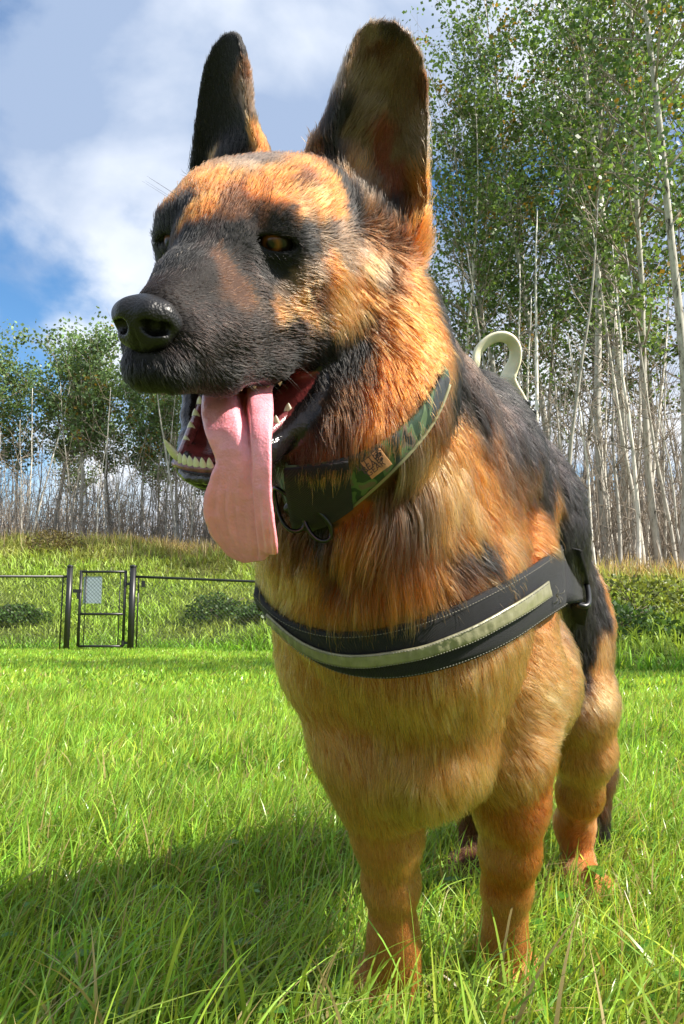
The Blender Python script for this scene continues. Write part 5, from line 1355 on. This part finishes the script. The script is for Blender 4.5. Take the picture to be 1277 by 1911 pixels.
# staples and fixings
# ================================================================ aspens and thicket
bark = bpy.data.materials.new('aspen_bark'); bark.use_nodes = True
_t = bark.node_tree; _b = _t.nodes['Principled BSDF']; _b.inputs['Roughness'].default_value = .8; _b.inputs['Specular IOR Level'].default_value = .2
_tc = _t.nodes.new('ShaderNodeTexCoord'); _mp = _t.nodes.new('ShaderNodeMapping'); _mp.inputs['Scale'].default_value = (5, 5, 1.6); _t.links.new(_tc.outputs['Object'], _mp.inputs[0])
_n = _t.nodes.new('ShaderNodeTexNoise'); _n.inputs['Scale'].default_value = 2.2; _n.inputs['Detail'].default_value = 6; _n.inputs['Roughness'].default_value = .7; _t.links.new(_mp.outputs[0], _n.inputs['Vector'])
_r = _t.nodes.new('ShaderNodeValToRGB'); _t.links.new(_n.outputs['Fac'], _r.inputs[0]); _e = _r.color_ramp.elements
_e[0].position = .36; _e[0].color = (.07, .06, .05, 1); _e[1].position = .58; _e[1].color = (.68, .65, .58, 1); _q = _e.new(.43); _q.color = (.48, .45, .39, 1)
_oi = _t.nodes.new('ShaderNodeObjectInfo'); _mr = _t.nodes.new('ShaderNodeMapRange'); _mr.inputs['To Min'].default_value = .55; _mr.inputs['To Max'].default_value = 1.1; _t.links.new(_oi.outputs['Random'], _mr.inputs['Value'])
_s = _t.nodes.new('ShaderNodeVectorMath'); _s.operation = 'SCALE'; _t.links.new(_r.outputs[0], _s.inputs[0]); _t.links.new(_mr.outputs[0], _s.inputs['Scale']); _t.links.new(_s.outputs[0], _b.inputs['Base Color'])
twig_m = material('twig_bark', (.27, .23, .19), .9, .1, noise=(2, .3, 3))
leaf_a = blade_mat('aspen_leaf', .38, .4)
def grow_path(r2, p0, d0, L, n, wob, up=0.0):
    P = [np.array(p0, float)]; d = np.array(d0, float); d /= np.linalg.norm(d)
    for k in range(n):
        d = d + r2.normal(0, wob, 3) + np.array([0, 0, up]); d /= np.linalg.norm(d); P.append(P[-1] + d * L / n)
    return np.array(P)
def make_aspen(seed, Ht, crown0, r0, nleaf, leafs=.075, spread=1.0, hue=(.085, .15, .028), bare=.35):
    r2 = np.random.default_rng(seed); root = empty('aspen_tree', (0, 0, 0))
    tp = grow_path(r2, (0, 0, -.2), (r2.normal(0, .03), r2.normal(0, .03), 1), Ht + .2, 16, .028, .02)
    tr = r0 * (1 - np.linspace(0, 1, 17) ** 1.3 * .88)
    tm_ = MB().tube(tp, tr, 9)
    bp = MB(); LP = []
    def at(f): i = min(int(f * 16), 15); u = f * 16 - i; return tp[i] * (1 - u) + tp[i + 1] * u, tr[i]
    nb = int(34 * (1 - crown0) + 16)
    for k in range(nb):
        f = crown0 + (1 - crown0) * (k + r2.random()) / nb * .97; p, rr = at(f); a = r2.uniform(0, 6.28)
        up = .55 + .5 * f; L = spread * (1.0 + 2.3 * math.sin(min(1, (f - crown0) / (1 - crown0) + .12) * 2.6)) * r2.uniform(.6, 1.15)
        bpth = grow_path(r2, p, (math.cos(a), math.sin(a), up), L, 6, .13, .05); bp.tube(bpth, np.linspace(max(.010, rr * .42), .004, 7), 5)
        for q in range(5):
            i = r2.integers(1, 6); sp = grow_path(r2, bpth[i], (r2.normal(), r2.normal(), .5 + r2.random()), L * r2.uniform(.25, .5), 4, .22, .03); bp.tube(sp, np.linspace(.006, .0025, 5), 3)
            LP.append(sp[1:])
        LP.append(bpth[2:])
    # bare lower twigs
    for k in range(int(24 * bare)):
        f = r2.uniform(.12, crown0 + .1); p, rr = at(f); a = r2.uniform(0, 6.28); bpth = grow_path(r2, p, (math.cos(a), math.sin(a), r2.uniform(-.1, .6)), r2.uniform(.4, 1.5), 5, .2, .0); bp.tube(bpth, np.linspace(.009, .002, 6), 4)
    A = np.concatenate(LP); cl = A[r2.integers(0, len(A), nleaf // 14)]
    P = (cl[:, None] + r2.normal(0, .17, (len(cl), 14, 3))).reshape(-1, 3)
    v, q = leaf_cloud(P, leafs, r2)
    base = np.array(hue) * np.exp(r2.normal(0, .28, (len(cl), 1))); base = np.repeat(base, 14, 0) * np.exp(r2.normal(0, .22, (len(P), 1)))
    yel = np.repeat(r2.random(len(cl)) < .05, 14); base[yel] = np.array([.26, .17, .03]) * r2.uniform(.6, 1.2, (yel.sum(), 1))
    link('trunk', tm_.mesh('trunk'), root, bark); link('branches', bp.mesh('branches'), root, twig_m)['kind'] = 'stuff'
    link('crown', colored(quads('crown', v, q, False), np.repeat(base, 4, 0), leaf_a), root)
    return root
def copy_thing(src, loc, rz, sc=1.0, label=None, tilt=(0, 0)):
    r = src.copy(); COL.objects.link(r); r.location = loc; r.rotation_euler = (tilt[0], tilt[1], rz); r.scale = (sc, sc, sc)
    if label: r['label'] = label
    for ch in list(src.children):
        c = ch.copy(); COL.objects.link(c); c.parent = r
        for g in list(ch.children):
            d = g.copy(); COL.objects.link(d); d.parent = c
    return r
def place(px, d):                                            # ground point below a photo column at depth d
    x = (px - CX) / FPX * d; return (x, d, float(ground_z(x, d)) - .05)
ra = random.Random(4)
protoR = [make_aspen(101, 17.5, .36, .10, 4800, .125, 1.2, (.095, .165, .048)), make_aspen(102, 16.0, .32, .085, 4500, .125, 1.2, (.105, .175, .05)), make_aspen(103, 18.5, .40, .10, 4500, .12, 1.15, hue=(.09, .165, .055))]
protoL = [make_aspen(111, 7.7, .52, .085, 5600, .12, .95, (.12, .19, .07), 1.0), make_aspen(112, 7.2, .50, .075, 5000, .12, .9, (.115, .185, .08), 1.0)]
used = {}
right = [(1128, 17.5, 0, 'tall pale aspen with a white leaning trunk right behind the back of the dog'), (1158, 18.6, 2, 'white trunked aspen just right of the leaning one'), (1235, 16.8, 1, 'thick trunked aspen near the right photo edge, trunk in sun'),
         (968, 20.5, 1, 'aspen behind the cream harness handle'), (905, 23, 0, 'leafy aspen between the near ear and the harness handle'), (850, 25, 2, 'aspen half hidden by the neck of the dog'), (1040, 22, 2, 'broad crowned aspen in the middle of the right grove'),
         (1290, 19, 0, 'aspen cut by the right photo edge'), (1210, 24, 2, 'aspen in the second row behind the thick trunked one'), (1080, 26, 1, 'aspen in the back row above the rump of the dog'), (1270, 15.2, 2, 'slender dark stemmed aspen at the right photo edge'),
         (990, 27, 0, 'aspen far back in the right grove with gaps of sky beside it'), (935, 24.5, 1, 'aspen whose crown fills the gap left of the leaning one'), (1180, 21.5, 0, 'aspen close behind the thick trunked one'), (1025, 25, 0, 'aspen in the rear row above the middle of the back of the dog'), (865, 21.5, 1, 'aspen directly right of the near ear'), (1110, 23, 2, 'dense aspen behind the white leaning trunk'), (1250, 22, 1, 'aspen in the second row at the right edge'),
         (1340, 22, 1, 'aspen just outside the grove at far right'), (790, 27, 1, 'smaller aspen whose crown shows beside the near ear')]
for k, (px, d, v, lb) in enumerate(right):
    p = place(px, d); sc = {790: .80, 850: .85, 905: .92, 1270: .92, 865: .86, 935: .95}.get(px, 1.0); src = protoR[v]
    if v not in used: used[v] = 1; o = src; o.location = p; o.rotation_euler = (0, 0, ra.uniform(0, 6.28)); o.scale = (sc,) * 3; tag(o, lb)
    else: o = copy_thing(src, p, ra.uniform(0, 6.28), sc * ra.uniform(.93, 1.06), lb, (ra.uniform(-.03, .03), ra.uniform(-.035, .02)))
    tag(o, lb, 'tree', 'aspens of the right hand grove')
left = [(95, 27, 0, 'rounded aspen at the left, second crown from the photo edge'), (30, 28, 1, 'aspen crown touching the left photo edge'), (150, 26, 1, 'tallest left aspen, its top beside the nose of the dog'), (205, 27.5, 0, 'aspen directly below the nose of the dog'), (262, 26, 1, 'aspen behind the lower jaw canine tooth'),
        (330, 27, 0, 'aspen behind the open mouth'), (-30, 27, 0, 'aspen mostly outside the left photo edge'), (300, 30, 1, 'pale aspen standing behind the jaw aspens'), (120, 32, 0, 'faint aspen in the rear left row'), (395, 28, 1, 'aspen hidden behind the tongue')]
usedl = {}
for k, (px, d, v, lb) in enumerate(left):
    p = place(px, d); sc = {150: 1.0, 95: .90, 205: .80, 262: .84, 330: .76, 30: .95, 395: .7, 300: .84, 120: .8}.get(px, .93); src = protoL[v]
    if v not in usedl: usedl[v] = 1; o = src; o.location = p; o.rotation_euler = (0, 0, ra.uniform(0, 6.28)); o.scale = (sc,) * 3
    else: o = copy_thing(src, p, ra.uniform(0, 6.28), sc, lb, (ra.uniform(-.03, .03), ra.uniform(-.04, .04)))
    tag(o, lb, 'tree', 'aspens of the left hand grove')
# thin bare stems
def make_stem(seed, Ht, r0):
    r2 = np.random.default_rng(seed); root = empty('bare_tree', (0, 0, 0)); tp = grow_path(r2, (0, 0, -.2), (r2.normal(0, .04), r2.normal(0, .04), 1), Ht, 10, .045, .06)
    link('trunk', MB().tube(tp, r0 * (1 - np.linspace(0, 1, 11) * .8), 6).mesh('trunk'), root, bark); bp = MB()
    for k in range(16):
        i = r2.integers(2, 10); a = r2.uniform(0, 6.28); b_ = grow_path(r2, tp[i], (math.cos(a), math.sin(a), r2.uniform(.2, 1.2)), r2.uniform(.5, 1.6), 5, .18, .04); bp.tube(b_, np.linspace(.012, .003, 6), 3)
        for q in range(2): c_ = grow_path(r2, b_[r2.integers(1, 5)], (r2.normal(), r2.normal(), .6), r2.uniform(.2, .6), 3, .2); bp.tube(c_, np.linspace(.006, .002, 4), 3)
    link('branches', bp.mesh('branches'), root, twig_m)['kind'] = 'stuff'; return root
stems = [make_stem(201, 6.5, .045), make_stem(202, 8.0, .055), make_stem(203, 5.2, .038), make_stem(204, 7.2, .05)]
first = set()
def put_stem(px, d, v, sc, grp, lb):
    p = place(px, d); src = stems[v]
    if v not in first: first.add(v); o = src; o.location = p; o.rotation_euler = (0, 0, ra.uniform(0, 6)); o.scale = (sc,) * 3
    else: o = copy_thing(src, p, ra.uniform(0, 6.28), sc, lb, (ra.uniform(-.025, .025), ra.uniform(-.03, .03)))
    tag(o, lb, 'tree', grp)
for k in range(95): put_stem(ra.uniform(-60, 520), ra.uniform(22, 40), ra.randrange(4), ra.uniform(.6, .95), 'bare stems of the left thicket', 'thin bare grey stem in the left thicket above the fence')
for k in range(95): put_stem(ra.uniform(930, 1330), ra.uniform(14.5, 30), ra.randrange(4), ra.uniform(.75, 1.15), 'bare stems of the right thicket', 'thin bare pale stem in the right thicket behind the dog')
# the fine undergrowth behind, too dense to count
def brush(name, n, xr, yr, hr, seed, rad):
    r2 = np.random.default_rng(seed); x = r2.uniform(*xr, n); y = r2.uniform(*yr, n); z = ground_z(x, y); L = r2.uniform(*hr, n); k = 6
    P = np.zeros((n, k, 3)); P[:, 0] = np.stack([x, y, z], -1); d = np.stack([r2.normal(0, .22, n), r2.normal(0, .22, n), np.ones(n)], -1)
    for i in range(1, k): d = d + r2.normal(0, .09, (n, 3)); d /= np.linalg.norm(d, axis=1)[:, None]; P[:, i] = P[:, i - 1] + d * (L / (k - 1))[:, None]
    # side twigs
    m = n * 4; src = r2.integers(0, n, m); ii = r2.integers(1, k - 1, m); Q = np.zeros((m, k, 3)); Q[:, 0] = P[src, ii]; d = np.stack([r2.normal(0, .8, m), r2.normal(0, .8, m), r2.uniform(.1, 1.1, m)], -1); l2 = r2.uniform(.3, 1.3, m)
    for i in range(1, k): d = d + r2.normal(0, .15, (m, 3)); d /= np.linalg.norm(d, axis=1)[:, None]; Q[:, i] = Q[:, i - 1] + d * (l2 / (k - 1))[:, None]
    A = np.concatenate([P, Q]); c = bpy.data.hair_curves.new(name); c.add_curves([k] * len(A)); c.attributes['position'].data.foreach_set('vector', A.reshape(-1).astype(np.float32))
    rr = np.concatenate([np.full(n, rad), np.full(m, rad * .5)])[:, None] * np.linspace(1, .35, k)[None]
    at_ = c.attributes.get('radius') or c.attributes.new('radius', 'FLOAT', 'POINT'); at_.data.foreach_set('value', rr.ravel().astype(np.float32)); c.materials.append(twig_m)
    o = bpy.data.objects.new(name, c); COL.objects.link(o); o['kind'] = 'stuff'
brush('left_undergrowth', 3400, (-24, -1), (23, 44), (1.5, 4.6), 301, .013)
brush('right_undergrowth', 4200, (2, 22), (16.5, 38), (1.8, 6.0), 302, .012)
# trees standing right of the picture; their shade crosses the far lawn
for k, (x_, y_, v, s_) in enumerate(((5.8, 5.7, 0, .46), (8.3, 5.2, 1, .62), (11.5, 4.6, 2, .6))):
    o = copy_thing(protoR[v], (x_, y_, float(ground_z(x_, y_)) - .05), ra.uniform(0, 6), s_, ['small aspen nearest the lawn, right of the view', 'middle aspen of three standing right of the view', 'farthest aspen of three standing right of the view'][k]); tag(o, None, 'tree', 'aspens right of the view')
